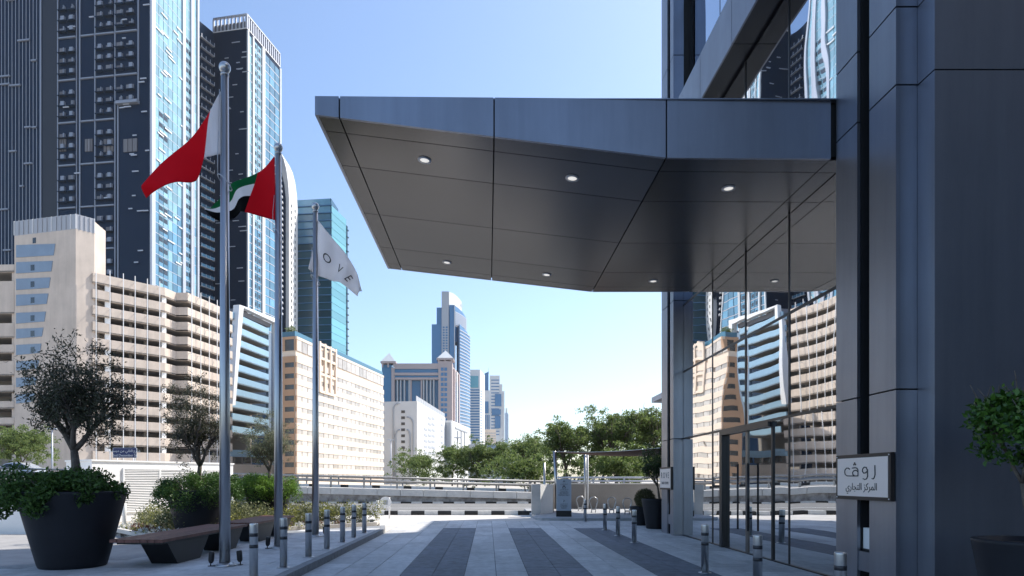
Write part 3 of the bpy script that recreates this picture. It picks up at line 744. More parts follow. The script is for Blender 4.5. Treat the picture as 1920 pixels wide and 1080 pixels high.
# ---- white arcaded building in the middle distance
wa = thing('white_building', 'white block with arched ribs and a stack of dark slots', 'building', (*W(780, 262), 0))
H0, H1, H2 = W(720, 262), W(782, 260), W(835, 330); hF, hR = Frame(H0, H1), Frame(H1, H2)
zh = Z(752, 260)
MB().prism([H0, H1, H2, H2+Vector((-12, 12)), H0+Vector((-2, 40))], -.05, zh).build('body', whitest, wa)
u0, u1 = hF.at(751)[0], hF.at(761)[0]
for k in range(12):
    z = zh-4-k*2.45; pbox('slot_window', winm, wa, hF, hF.at(752.3)[0], hF.at(759.3)[0], .003, .1, z-.8, z+.3)
for (xv, ytop, xe) in ((738, 768, 750), (742, 818, 750), (775, 794, 763), (769, 818, 763)):
    pts = [hF.at(xv, 895)]+[hF.at(xv+(xe-xv)*(1-math.cos(t*math.pi/12)), ytop-12*math.sin(t*math.pi/12)) for t in range(7)]
    MB().tube([hF.p(u, .25, z) for u, z in pts], .3, 6).build('arch_rib', greyst, wa)
for k in range(8):
    for (pa, pb_) in ((795, 801), (802, 808), (809, 815), (826, 830)):
        u0, z = hR.at(pa, 782+k*11); u1, _ = hR.at(pb_, 782)
        z = hR.at(pa, 782+k*11+ (pa-795)*.10)[1]
        if k < 2 and pa < 801: continue
        pbox('window', greyst, wa, hR, u0+.3, u1-.3, .003, .12, z-.55, z+.55)
for i in range(14): pbox('roof_rail', greyst, wa, hR, i*hR.len/14, (i+1)*hR.len/14-.4, -.5, -.3, zh+.002, zh+2.2)
wb = thing('white_annex', 'smaller plain white block beside the arched white block', 'building', (*W(860, 330), 0))
I0, I1, I2 = W(834, 330), W(847, 328), W(882, 380); iR = Frame(I1, I2)
MB().prism([I0, I1, I2, I2+Vector((-14, 8)), I0+Vector((-2, 30))], -.05, Z(788, 328)).build('body', whitest, wb)
pbox('side_strip', greyst, wb, Frame(I0, I1), .1, Frame(I0, I1).len-.8, .003, .2, 0, Z(792, 328))
for px in (857, 864, 870):
    u, z = iR.at(px, 808); pbox('rib', greyst, wb, iR, u-.4, u+.4, .003, .5, 0, z)
u0, z = iR.at(853, 803); u1, _ = iR.at(876, 803); pbox('rib_head', greyst, wb, iR, u0, u1, .003, .4, z, z+.7)
# ---- pink twin turret building
pk = thing('turreted_building', 'pink grey hotel block with white pyramid turrets and blue glass', 'building', (*W(790, 420), 0))
kF = Frame(W(715, 420), W(848, 420)); kR = Frame(W(848, 420), W(862, 455))
zk = Z(692, 420)
u = lambda px: kF.at(px)[0]
zz = lambda py: Z(py, 420)
kb = lambda name, m, a, b, y1, y0, w0=-14, w1=0.0: pbox(name, m, pk, kF, u(a), u(b), w0, w1, zz(y0), zz(y1))
kb('turret_shaft', bluetow, 716, 734, 684, 900, -14, 0); kb('turret_pier', pinkst, 734.2, 740, 690, 900, -14, .8)
kb('top_beam', pinkst, 740.2, 822, 682, 692, -12, 1.2); kb('glass_band', bluetow, 740.2, 822, 692.2, 699, -12, .2)
kb('mid_beam', pinkst, 740.2, 822, 699.2, 704, -12, 1.0); kb('glass_band', bluetow, 740.2, 822, 704.2, 708, -12, .2); kb('lower_beam', pinkst, 740.2, 822, 708.2, 712, -12, 1.0)
kb('recess', bluetow, 740.2, 822, 712.2, 900, -12, -2.5)
for px in (744, 750, 757, 766, 793, 799, 806, 812): kb('pillar', greyst, px, px+2.6, 712.4, 900, -2.4, .4)
kb('portal', pinkst, 769, 771.5, 712.4, 900, -2.4, .5); kb('portal', pinkst, 789, 791.5, 712.4, 900, -2.4, .5)
kb('turret_shaft', pinkst, 822.2, 848, 678, 900, -12, 1.5)
for k in range(16):
    for px in (827, 833.5): pbox('window', bluetow, pk, kF, u(px), u(px+5), 1.503, 1.7, zz(690+k*9.5+6), zz(690+k*9.5))
for (a, b, apex, y0) in ((715, 742, 660, 678), (820, 850, 655, 672)):
    c = (u(a)+u(b))/2; hw = (u(b)-u(a))/2
    m_ = MB(); bz = zz(y0); pts = [kF.p(c-hw, 1.7, bz), kF.p(c+hw, 1.7, bz), kF.p(c+hw, 1.7-2*hw, bz), kF.p(c-hw, 1.7-2*hw, bz), kF.p(c, 1.7-hw, zz(apex))]
    m_.add(pts, [(0,1,4),(1,2,4),(2,3,4),(3,0,4),(3,2,1,0)]).build('pyramid_roof', whitest, pk)
    pbox('turret_eave', pinkst, pk, kF, c-hw-.3, c+hw+.3, 1.7-2*hw-.3, 2.0, bz-1.2, bz-.01)
    for q in (-1, 0, 1): pbox('turret_post', pinkst, pk, kF, c+q*hw*.8-.5, c+q*hw*.8+.5, 1.0, 1.6, bz-4, bz-1.21)
MB().prism([kR.o, kR.o+kR.u*kR.len, kR.o+kR.u*kR.len+Vector((-10, 3)), kR.o+Vector((-8, 8))], -.05, zz(686)).build('side_block', pinkst, pk)
for i in range(3): 
    pbox('side_rib', whitest if i % 2 else pinkst, pk, kR, kR.len*(.12+i*.3), kR.len*(.22+i*.3), .003, 1.0, 0, zz(690))
    pbox('side_glass', bluetow, pk, kR, kR.len*(.23+i*.3), kR.len*(.40+i*.3), .003, .3, 0, zz(712))
# ---- tall blue tower behind
bt = thing('blue_tower', 'tall blue tower with stepped curved top and white lift shaft', 'building', (*W(845, 500), 0))
bF = Frame(W(809, 500), W(853, 500)); 
ub = lambda px: bF.at(px)[0]; zb = lambda py: Z(py, 500)
q = lambda name, m, a, b, y1, y0=900, w0=-18, w1=0.0: pbox(name, m, bt, bF, ub(a), ub(b), w0, w1, zb(y0), zb(y1))
q('left_block', bluetow, 809.5, 828, 608); q('left_upper_block', bluetow, 818.5, 828, 576, 607.9, -14, -1)
q('white_shaft', greyst, 828.2, 841.5, 547, 900, -20, 1.0)
for k in range(12):
    for px in (830.5, 836): pbox('window', bluetow, bt, bF, ub(px), ub(px+3.3), 1.003, 1.2, zb(613+k*4.95+2.6), zb(613+k*4.95))
q('right_block', bluetow, 842.7, 852, 572, 900, -18, .4)
curve = lambda x0, x1, ylist, d0, d1: None
def curved(name, m, pxs, pys, ds, zbot, t):
    pts = [W(a, d) for a, d in zip(pxs, ds)]
    mb = MB(); n = len(pts)
    vs = [(p.x, p.y, zbot) for p in pts]+[(p.x, p.y, Z(y, d)) for p, y, d in zip(pts, pys, ds)]
    vs += [(p.x-3, p.y+10, zbot) for p in pts]+[(p.x-3, p.y+10, Z(y, d)) for p, y, d in zip(pts, pys, ds)]
    fs = [(i, i+1, n+i+1, n+i) for i in range(n-1)]+[(n+i, n+i+1, 3*n+i+1, 3*n+i) for i in range(n-1)]+[(0, n, 3*n, 2*n), (n-1, 3*n-1, 4*n-1, 2*n-1)]+[(2*n+i+1, 2*n+i, 3*n+i, 3*n+i+1) for i in range(n-1)]
    return mb.add(vs, fs).build(name, m, bt), pts
curved('crown_wall', whitest, (842, 850, 858, 865.5), (547, 550, 557, 566), (500, 505, 512, 520), zb(580), 1)
_, ptsA = curved('upper_drum', bluetow, (853, 860, 868, 874.5), (573, 578, 586, 597), (499, 505, 513, 523), zb(640), 1)
_, ptsB = curved('lower_drum', bluetow, (862, 868, 875, 881.5), (608, 613, 622, 634), (497, 503, 511, 521), -.05, 1)
for pts_, t0, t1, n in ((ptsA, 576, 606, 9), (ptsB, 612, 830, 34)):
    for k in range(n):
        py = t0+(t1-t0)*k/n; z = Z(py, 500)
        MB().wall([p+Vector((.3, -.4)) for p in pts_], .5, z*.968-2.9+3, z*.968-2.2+3).build('floor_band', fin, bt)
for px, y1 in ((852.4, 572), (861.3, 607)): q('white_edge', whitest, px-.6, px+.6, y1, 900, -4, 1.2)
cF = Frame(W(842, 500), W(865.5, 520))
text('lettering', 'CONRAD', greyst, bt, cF, cF.len*.62, .35, zb(561), 4.2, sx=1.15)
# ---- white slatted tower, blue stepped towers, slim far tower
s1 = thing('slatted_tower', 'white framed tower with dark horizontal slats right of the blue tower', 'building', (*W(895, 560), 0))
fS = Frame(W(880, 560), W(900, 560)); fS2 = Frame(W(900, 560), W(909, 590))
MB().prism([fS.o, fS2.o, fS2.o+fS2.u*fS2.len, fS.o+Vector((0, 30))], -.05, Z(693, 560)).build('body', whitest, s1)
pbox('teal_window', teal_l, s1, fS, fS.at(882)[0], fS.at(897)[0], .003, .4, Z(727, 560), Z(705, 560))
for k in range(20): pbox('slat_window', bluetow, s1, fS, fS.at(881)[0], fS.at(899)[0], .003, .3, Z(730+k*5+2.4, 560), Z(730+k*5, 560))
for k in range(20): pbox('side_window', bluetow, s1, fS2, 4, 9, .003, .3, Z(732+k*5+2, 565), Z(732+k*5, 565))
s2 = thing('stepped_blue_tower', 'pale hazy tower with blue glass bays and stepped top', 'building', (*W(930, 680), 0))
fT = Frame(W(907, 680), W(944, 680)); ut = lambda px: fT.at(px)[0]; z6 = lambda py: Z(py, 680)
r = lambda name, m, a, b, y1, y0=900, w0=-20, w1=0.0: pbox(name, m, s2, fT, ut(a), ut(b), w0, w1, z6(y0), z6(y1))
r('left_block', whitest, 908, 918, 732); r('glass_fin', bluetow, 908.5, 916, 700, 731.8, -16, -2)
MB().fprism(fT, [(ut(908.5), z6(699.8)), (ut(916), z6(699.8)), (ut(916), z6(696))], -16, -2).build('slanted_top', bluetow, s2)
r('spire', fin, 915.8, 916.4, 688, 699.7, -6, -5)
r('main_block', whitest, 918.2, 937, 704); r('shoulder', whitest, 937.2, 942, 720, 900, -18, -.5); r('lower_shoulder', whitest, 942.2, 946, 733, 900, -18, -1)
for k in range(18): pbox('floor_window', bluetow, s2, fT, ut(921), ut(936), .003, .4, z6(712+k*6+1.6), z6(712+k*6))
pbox('glass_bay', bluetow, s2, fT, ut(928), ut(940), .41, 1.0, z6(762), z6(739)); pbox('glass_bay', bluetow, s2, fT, ut(922), ut(939), .41, 1.5, z6(778), z6(768)); pbox('glass_bay', bluetow, s2, fT, ut(928), ut(938.5), .41, 1.2, z6(803), z6(780))
pbox('glass_bay', bluetow, s2, fT, ut(908.5), ut(916), .003, .6, z6(775), z6(753)); 
for px in (909, 912.5, 916): pbox('glass_strip', bluetow, s2, fT, ut(px), ut(px+2), .003, .5, z6(830), z6(778))
s3 = thing('cream_block', 'low cream apartment block at the foot of the stepped tower', 'building', (*W(919, 600), 0))
fU = Frame(W(907.5, 600), W(930, 600)); MB().fbox(fU, 0, fU.len, -14, 0, -.05, Z(805, 600)).build('body', peach, s3)
for k in range(5):
    for i in range(6): pbox('window', greyst, s3, fU, .7+i*1.8, 1.7+i*1.8, .003, .2, Z(811+k*5+2.5, 600), Z(811+k*5, 600))
s4 = thing('slim_tower', 'slim pale blue tower farthest right on the skyline', 'building', (*W(951, 900), 0))
fV = Frame(W(947, 900), W(952, 900)); MB().fbox(fV, 0, fV.len, -10, 0, -.05, Z(774, 900)).build('shaft', mat('hazy blue cladding', (.35,.45,.58), .5), s4); MB().fbox(fV, .8, fV.len-.6, -8, -.8, Z(773.9, 900), Z(765, 900)).build('lantern', whitest, s4)  # distance haze put into the pale cladding colour
MB().fbox(fV, fV.len+.02, fV.len+1.2, -9, -.4, -.05, Z(776, 900)).build('edge', whitest, s4)
s5 = thing('flat_roofed_hall', 'long low grey flat roofed hall behind the trees', 'building', (*W(920, 300), 0))
fX = Frame(W(878, 300), W(966, 300)); MB().fbox(fX, 0, fX.len, -20, 0, -.05, Z(833, 300)).build('body', greyst, s5); MB().fbox(fX, 9, fX.len-4, .003, .4, Z(842, 300), Z(835, 300)).build('parapet', bluepan, s5)
s6 = thing('distant_mast', 'pair of thin distant masts on a low block above the trees', 'mast', (*W(976, 500), 0))
for px, py in ((974, 822), (981, 816)): MB().tube([(*W(px, 500), 0), (*W(px, 500), Z(py, 500))], .35, 6).build('mast_pole', greyst, s6)
fY = Frame(W(970, 500), W(986, 500)); MB().fbox(fY, 0, fY.len, -8, -.5, -.05, Z(829, 500)).build('base_block', whitest, s6)
# ================================================================== VEGETATION HELPERS
def leaf_mesh(name, P, size, mat_, parent, aspect=.38, up=0.0, off=None, fold=.15, jitter=.35):
    P = np.asarray(P, float); n = len(P)
    if n == 0: return None
    d = rng.normal(size=(n, 3)); d[:, 2] += up; d /= np.linalg.norm(d, axis=1)[:, None]
    e = rng.normal(size=(n, 3)); s = np.cross(d, e); s /= np.linalg.norm(s, axis=1)[:, None]+1e-9
    nn = np.cross(d, s)
    L = size*(1+jitter*(rng.random(n)*2-1))[:, None]
    v = np.empty((n, 4, 3)); v[:, 0] = P; v[:, 1] = P+d*L*.5+s*L*aspect*.5+nn*L*fold; v[:, 2] = P+d*L; v[:, 3] = P+d*L*.5-s*L*aspect*.5+nn*L*fold
    o = origin(parent) if off is None else Vector(off)
    v = v.reshape(-1, 3)-np.array([o.x, o.y, o.z])
    me = bpy.data.meshes.new(name); me.vertices.add(4*n); me.vertices.foreach_set('co', v.ravel())
    me.loops.add(4*n); me.loops.foreach_set('vertex_index', np.arange(4*n, dtype=np.int32))
    me.polygons.add(n); me.polygons.foreach_set('loop_start', np.arange(0, 4*n, 4, dtype=np.int32)); me.polygons.foreach_set('loop_total', np.full(n, 4, dtype=np.int32))
    me.materials.append(mat_); me.update(calc_edges=True)
    return link(name, me, parent)
def clump(c, r, n, sq=(1, 1, 1), shell=.0):
    v = rng.normal(size=(n, 3)); v /= np.linalg.norm(v, axis=1)[:, None]; rad = (shell+(1-shell)*rng.random(n))**(1/2.2)
    return np.asarray(c)+v*rad[:, None]*np.array(sq)*r
def branches(mb, base, h, r, spread, levels=3, kids=4, seed=0, crown_c=None, crown_r=None, lean=0):
    """grows a branching skeleton into mb, returns twig tips"""
    R = random.Random(seed); tips = []
    def grow(p, d, L, rad, lv):
        pts = [p]; dd = d.copy(); q = p.copy()
        for i in range(3):
            dd = (dd+Vector((R.uniform(-.18, .18), R.uniform(-.18, .18), R.uniform(-.02, .14)))).normalized(); q = q+dd*L/3; pts.append(q.copy())
        mb.tube(pts, [rad, rad*.85, rad*.72, rad*.6], 6 if lv < levels else 4)
        if lv >= levels: tips.append((q, L)); tips.append((pts[2], L)); return
        if lv >= levels-1: tips.append((q, L))
        for k in range(kids):
            a = 2*math.pi*(k+R.random()*.7)/kids; t = spread*R.uniform(.55, 1.15)
            o = Vector((math.cos(a), math.sin(a), 0)); nd = (dd*math.cos(t)+o*math.sin(t)).normalized()
            grow(q if (k % 2 or lv == 0) else pts[2], nd, L*R.uniform(.62, .85), rad*.55, lv+1)
    grow(Vector(base), Vector((lean, 0, 1)).normalized(), h, r, 0)
    return tips
def fit(tips, c, r):
    """keeps tips inside an uneven ellipsoid"""
    out = []
    for p, L in tips:
        q = [(p[i]-c[i])/r[i] for i in range(3)]; l = math.sqrt(sum(a*a for a in q))
        if l > 1: p = Vector([c[i]+q[i]/l*r[i]*random.uniform(.8, 1.05) for i in range(3)])
        out.append(p)
    return out
# ------------------------------------------------------------------ planters with olive trees and hedges
def planter(label, x, y, z, rb, rt, h):
    t = thing('planter', label, 'planter', (x, y, z))
    pt = MB().lathe([(rb-.02, 0), (rb, .02), (rb+(rt-rb)*.06, h*.06), (rt-(rt-rb)*.04, h*.96), (rt-.002, h-.008), (rt-.012, h), (rt-.06, h), (rt-.08, h-.12), (0.01, h-.12)], (x, y, z), 40).build('pot', potm, t)
    MB().lathe([(0.01, h-.1), (rt-.085, h-.1), (rt-.09, h-.06), (.01, h-.03)], (x, y, z), 24).build('soil', soil, pt)
    return t
def olive(label, x, y, z, th, cr, cc, n, seed, leafm=olive_l, size=.075, trunk=.09, twig_out=0):
    t = thing('olive_tree', label, 'tree', (x, y, z))
    mb = MB(); tips = branches(mb, (x, y, z), th, trunk, .62, 3, 4, seed)
    mb.build('trunk', bark, t)
    c = (x+cc[0], y+cc[1], z+cc[2])
    pts = fit(tips, c, cr); R = random.Random(seed+5)
    extra = [Vector((c[0]+R.gauss(0, .5)*cr[0], c[1]+R.gauss(0, .5)*cr[1], c[2]+R.gauss(0, .5)*cr[2])) for _ in range(0)]+[Vector((c[0]+v[0], c[1]+v[1], c[2]+v[2])) for v in clump((0, 0, 0), 1.0, 170, cr)]
    P = []; per = max(4, int(n/(len(pts)+len(extra))))
    tw = MB()
    for p in pts+extra:
        # a leafy twig: leaves strung along a short upward shoot
        d = Vector((R.gauss(0, 1), R.gauss(0, 1), R.gauss(.7, .8))).normalized()*R.uniform(.18, .42)*(cr[0]/1.0)
        ts = rng.random(per); q = np.array(p)[None]+ts[:, None]*np.array(d)[None]+rng.normal(size=(per, 3))*.055*cr[0]
        P.append(q); tw.tube([p, p+d], [.008, .003], 3, False)
    leaf_mesh('crown', np.vstack(P), size, leafm, t, .28, .35)
    tw.build('twigs', bark, t)['kind'] = 'stuff'
    return t
def hedge(label, x, y, z, r, h, n, seed, size=.055, droop=None, leafm=hedge_l):
    t = thing('hedge_plant', label, 'plant', (x, y, z))
    R = random.Random(seed); P = []
    for k in range(46):
        a = R.uniform(0, 2*math.pi); rr = r*math.sqrt(R.random())*1.0
        c = (x+rr*math.cos(a), y+rr*math.sin(a), z+h*R.uniform(.25, .75)*(1-.35*(rr/r)**2))
        P.append(clump(c, R.uniform(.16, .30)*r, n//46, (1, 1, .8)))
    for k in range(40):      # the spill over the rim
        a = R.uniform(0, 2*math.pi); rr = r*R.uniform(.93, 1.08)
        c = (x+rr*math.cos(a), y+rr*math.sin(a), z+R.uniform(-.14, .22)*h)
        P.append(clump(c, R.uniform(.10, .2)*r, n//70, (1, 1, 1)))
    if droop:
        for (dx, dy, dz, rr, m) in droop: P.append(clump((x+dx, y+dy, z+dz), rr, m, (1.1, 1, .9)))
    leaf_mesh('foliage', np.vstack(P), size, leafm, t, .5, .15)
    mb = MB()
    for k in range(26):
        a = R.uniform(0, 2*math.pi); rr = r*R.uniform(.2, .95)
        mb.tube([(x+.4*rr*math.cos(a), y+.4*rr*math.sin(a), z-.1), (x+rr*math.cos(a), y+rr*math.sin(a), z+h*.55)], [.014, .006], 4)
    mb.build('stems', bark, t)
    return t
pots = [(-7.62, 11.75, SW, .545, .885, 1.38), (-8.55, 19.0, .0, .60, .93, 1.42), (-8.25, 24.0, .0, .55, .86, 1.42)]
planter('large tapered charcoal planter nearest the camera at the left edge', *pots[0])
planter('tapered charcoal planter standing behind the first bench', *pots[1])
planter('tapered charcoal planter in the flower bed behind the second flagpole', *pots[2])
x, y, z, rb, rt, h = pots[0]
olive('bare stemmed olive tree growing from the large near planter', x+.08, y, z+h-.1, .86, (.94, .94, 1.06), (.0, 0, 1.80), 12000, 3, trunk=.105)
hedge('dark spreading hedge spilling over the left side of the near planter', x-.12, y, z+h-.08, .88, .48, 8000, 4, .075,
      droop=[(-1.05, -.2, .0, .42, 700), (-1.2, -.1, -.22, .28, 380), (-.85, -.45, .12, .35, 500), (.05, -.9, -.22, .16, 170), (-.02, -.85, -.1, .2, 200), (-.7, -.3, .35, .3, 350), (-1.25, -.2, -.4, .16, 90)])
x, y, z, rb, rt, h = pots[1]
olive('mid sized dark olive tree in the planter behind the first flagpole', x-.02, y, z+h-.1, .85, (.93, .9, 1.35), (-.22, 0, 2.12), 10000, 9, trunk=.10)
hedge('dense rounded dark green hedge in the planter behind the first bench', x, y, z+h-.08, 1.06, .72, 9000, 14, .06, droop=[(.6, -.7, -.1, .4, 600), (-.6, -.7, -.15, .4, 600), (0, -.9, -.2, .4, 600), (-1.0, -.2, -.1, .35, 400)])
x, y, z, rb, rt, h = pots[2]
olive('sunlit grey green olive tree in the farthest planter of the row', x+.1, y, z+h-.1, .75, (.98, .9, 1.1), (-.1, 0, 1.85), 9000, 21, leafmat('sunlit olive leaves', (.10, .12, .06), (.27, .28, .17), .4), trunk=.09)  # paler copy of the olive leaves, sunlight put into their colour
hedge('bright green clipped hedge in the sunlit farthest planter', x, y, z+h-.08, 1.0, .72, 9000, 24, .06, droop=[(.6, -.6, -.1, .4, 700), (-.6, -.6, -.15, .4, 700), (0, -.85, -.2, .4, 600), (1.0, -.1, -.15, .35, 500)], leafm=leafmat('sunlit hedge leaves', (.08, .17, .025), (.22, .36, .06), .5))  # brighter copy of the hedge leaves, sunlight put into their colour
# ------------------------------------------------------------------ flower bed
bedp = [(-3.95, 22.75), (-6.45, 20.45), (-7.6, 17.6), (-9.2, 17.5), (-12.2, 20.5), (-12.0, 27.8), (-4.1, 24.2)]
bed = structure(MB().prism(bedp[::-1][::-1], -.05, .10).build('flower_bed_soil', soil))
bb = thing('bed_edging', 'pale stone edging around the flower bed', 'kerb', (*bedp[2], 0))
for i in range(len(bedp)):
    a, b = Vector(bedp[i]), Vector(bedp[(i+1) % len(bedp)]); d = (b-a).normalized(); n = Vector((-d.y, d.x)); L = (b-a).length; k = max(1, int(L/1.1))
    for j in range(k):
        p, q2 = a+d*(L*j/k+.006), a+d*(L*(j+1)/k-.006)
        MB().prism([p-n*.14, q2-n*.14, q2, p][::1], -.04, .22).build('edging_stone', conc, bb)
P = []; Fl = []; Ye = []; Rd = []
R = random.Random(3)
def inb(): 
    while True:
        p = (R.uniform(-12, -4), R.uniform(17.6, 27.5))
        if inside(p, bedp): return p
def fd(p):   # distance to the front edges
    m = 9
    for i in (0, 1, 2, 3):
        a, b = Vector(bedp[i]), Vector(bedp[i+1]); q3 = Vector(p); t = max(0, min(1, (q3-a).dot(b-a)/(b-a).length_squared)); m = min(m, (q3-a-(b-a)*t).length)
    return m
for k in range(330):
    p = inb(); d_ = fd(p)
    if d_ < .75:
        (Fl if R.random() < .75 else Rd).append(clump((*p, .24), .17, 30, (1, 1, .6)))
        Ye.append(clump((*p, .18), .17, 24, (1, 1, .7)))
    else:
        hgt = R.uniform(.45, .85)
        for q_ in range(3): (P if R.random() < .8 else Ye).append(clump((p[0]+R.uniform(-.2, .2), p[1]+R.uniform(-.2, .2), .1+hgt*R.uniform(.3, .9)), .24, 45, (1, 1, 1.1)))
tag(leaf_mesh('bed_shrubs', np.vstack(P), .085, shrub_l, None, .35, .5, off=(0, 0, 0)), 'pale green shrubs filling the flower bed', 'shrubs', kind='stuff')
tag(leaf_mesh('bed_flowers', np.vstack(Fl), .07, flow_l, None, .8, .2, off=(0, 0, 0)), 'white flowers along the front of the bed', 'flowers', kind='stuff')
tag(leaf_mesh('bed_ground_cover', np.vstack(Ye), .07, yel_l, None, .5, .3, off=(0, 0, 0)), 'yellow green ground cover between the flowers', 'ground cover', kind='stuff')
if Rd: tag(leaf_mesh('bed_dry_leaves', np.vstack(Rd), .06, red_l, None, .5, 0, off=(0, 0, -.05)), 'reddish dry leaves at the bed edge', 'leaves', kind='stuff')
# ------------------------------------------------------------------ street trees
def street_tree(label, px, d, top_py, halfw_px, base_z, seed, n=2600, bottom_py=892, size=.30, kind='street_tree', leafm=tree_l):
    x = X(px, d); zt_ = Z(top_py, d); zb_ = max(base_z+.4, Z(bottom_py, d)); hw = halfw_px*d/F
    t = thing(kind, label, 'tree', (x, d, base_z))
    mb = MB(); H = zt_-base_z
    tips = branches(mb, (x, d, base_z), H*.36, H*.022, .5, 3, 4, seed)
    mb.build('trunk', bark, t)
    c = (x, d, (zt_+zb_)/2); r = (hw, hw*.9, (zt_-zb_)/2)
    R = random.Random(seed); P = []; pts = []
    for k in range(15):          # a few limbs, each carrying a ragged cluster of small sprays
        a = Vector((R.gauss(0, 1), R.gauss(0, 1), R.gauss(0, 1))).normalized()*R.uniform(.3, .95)
        q_ = Vector((c[0]+a.x*r[0], c[1]+a.y*r[1], c[2]+a.z*r[2])); rr = R.uniform(.22, .42)*hw
        for j in range(16):
            b_ = Vector((R.gauss(0, 1), R.gauss(0, 1), R.gauss(.1, .9)))*.5
            pts.append((q_+Vector((b_.x*rr*2.0, b_.y*rr*2.0, b_.z*rr*1.5)), R.uniform(.12, .42)*rr))
    for p in fit(tips, c, r): pts.append((p, R.uniform(.08, .2)*hw))
    for p, q_ in pts:
        P.append(clump(p, q_*1.2, max(6, int(n/len(pts)*R.uniform(.5, 1.5))), (1.2, 1.2, .7)))
    leaf_mesh('crown', np.vstack(P), size, leafm, t, .5, .2)
    return t
zbk = 1.0
lab = [('low spreading tree at the left end of the row beyond the road', 795, 66, 852, 40), ('bushy tree in front of the white annex', 848, 64, 838, 34), ('leafy tree below the slatted tower', 893, 62, 834, 34),
       ('rounded tree below the slim far tower', 946, 62, 832, 36), ('wide tree left of the leaning pole', 1003, 58, 816, 40), ('tall airy tree above the grey totem sign', 1068, 56, 783, 38),
       ('tallest tree above the pair of thin posts', 1122, 57, 768, 40), ('tall light green tree above the bicycle racks', 1180, 56, 766, 38), ('tall tree half hidden by the far column', 1228, 57, 768, 36)]
for i, (l, px, d, top, hw) in enumerate(lab):
    street_tree(l, px, d+ (14 if i < 5 else 0), top, hw*1.3, zbk if i < 5 else .0, 40+i, n=13000 if i < 5 else 15000, bottom_py=903 if i < 5 else 905, size=.19)
street_tree('dark bushy tree at the left edge behind the near planter', 38, 82, 806, 62, 1.5, 77, 15000, 875, .24)
street_tree('dense low shrub tree between two tall trees behind the wall', 1150, 50, 850, 60, .0, 78, 12000, 903, .2)
street_tree('dark understorey bush below the wide tree by the road', 985, 60, 868, 60, .6, 79, 12000, 900, .2)
# ================================================================== STREET FURNITURE
ordn = ['nearest', 'second', 'third', 'fourth', 'fifth', 'sixth', 'seventh']
def bollard(x, y, z, label, group, h=.9, bands_=(.80, .60)):
    t = thing('bollard', label, 'bollard', (x, y, z), group)
    MB().lathe([(.066, 0), (.066, h-.03), (.066, h-.012), (.063, h-.004), (.058, h), (.054, h+.0005), (.001, h+.001)], (x, y, z), 20).build('post', steel, t)
    for b in bands_: MB().lathe([(.0662, b*h-.028), (.068, b*h-.026), (.068, b*h+.026), (.0662, b*h+.028)], (x, y, z), 20).build('band', darkband, t)
    MB().lathe([(.12, .001), (.12, .008), (.068, .012)], (x, y, z), 20).build('base_plate', steel, t)
    return t
for i, y in enumerate((10.08, 11.55, 13.16, 14.66, 16.24, 17.6, 19.1)):
    bollard(-3.69, y, SW, '%s stainless steel bollard in the row on the left kerb counted from the camera' % ordn[i], 'bollards along the left kerb')
for i, y in enumerate((7.3, 9.54, 11.86, 17.6, 19.8, 22.0)):
    bollard(4.02, y, 0, '%s stainless steel bollard in the right hand row counted from the camera' % ordn[i], 'bollards along the building side')
bollard(4.02, 26.5, 0, 'single farthest right hand bollard just in front of the grey totem sign', 'bollards along the building side')
# flagpoles
PO = [(X(421.5, 11.8), 11.8, Z(127, 11.8), 'tall grey flagpole nearest the camera carrying the red and white flag', .100, .068), (X(522, 14.84), 14.84, Z(277, 14.84), 'grey flagpole carrying the red green white and black flag', .098, .068), (X(591.5, 17.9), 17.9, Z(387, 17.9), 'farthest grey flagpole carrying the white lettered flag', .096, .066)]
for (x, y, zt_, label, r0, r1) in PO:
    t = thing('flagpole', label, 'flagpole', (x, y, SW))
    MB().tube([(x, y, SW+.04), (x, y, SW+3), (x, y, zt_-.1)], [r0, r0*.93, r1], 24).build('pole', pole_m, t)
    prof = [(.0+.105*math.sin(a), -.105*math.cos(a)) for a in [math.pi*k/14 for k in range(1, 15)]]
    MB().lathe([(.05, -.16), (.075, -.15), (.075, -.12), (.04, -.10)]+prof[2:], (x, y, zt_), 24).build('finial_ball', steel, t)
    MB().lathe([(.20, 0), (.20, .02), (r0+.03, .035), (r0+.005, .06)], (x, y, SW+.002), 28).build('base_flange', steel, t)
    for k in range(4):
        a = math.pi/4+k*math.pi/2; MB().lathe([(.018, 0), (.018, .02), (.006, .03)], (x+.165*math.cos(a), y+.165*math.sin(a), SW+.022), 8).build('bolt', steel, t)
for (i, side) in ((0, -1), (0, 1), (1, -1), (2, 1)):
    x, y = PO[i][0]+side*.24, PO[i][1]+(-.05 if side < 0 else .12)
    t = thing('ground_spotlight', 'small black ground spotlight %s of the %s flagpole' % ('left' if side < 0 else 'right', ['nearest', 'second', 'farthest'][i]), 'spotlight', (x, y, SW), 'spotlights at the flagpoles')
    MB().tube([(x, y, SW), (x, y, SW+.09)], .012, 8).build('stem', blackm, t)
    MB().tube([(x, y, SW+.06), (x-side*.01, y, SW+.10), (x-side*.02, y+.0, SW+.24), (x-side*.024, y, SW+.27)], [.03, .05, .052, .045], 12).build('lamp_head', blackm, t)
    MB().lathe([(.05, 0), (.05, .01)], (x, y, SW), 12).build('foot', blackm, t)
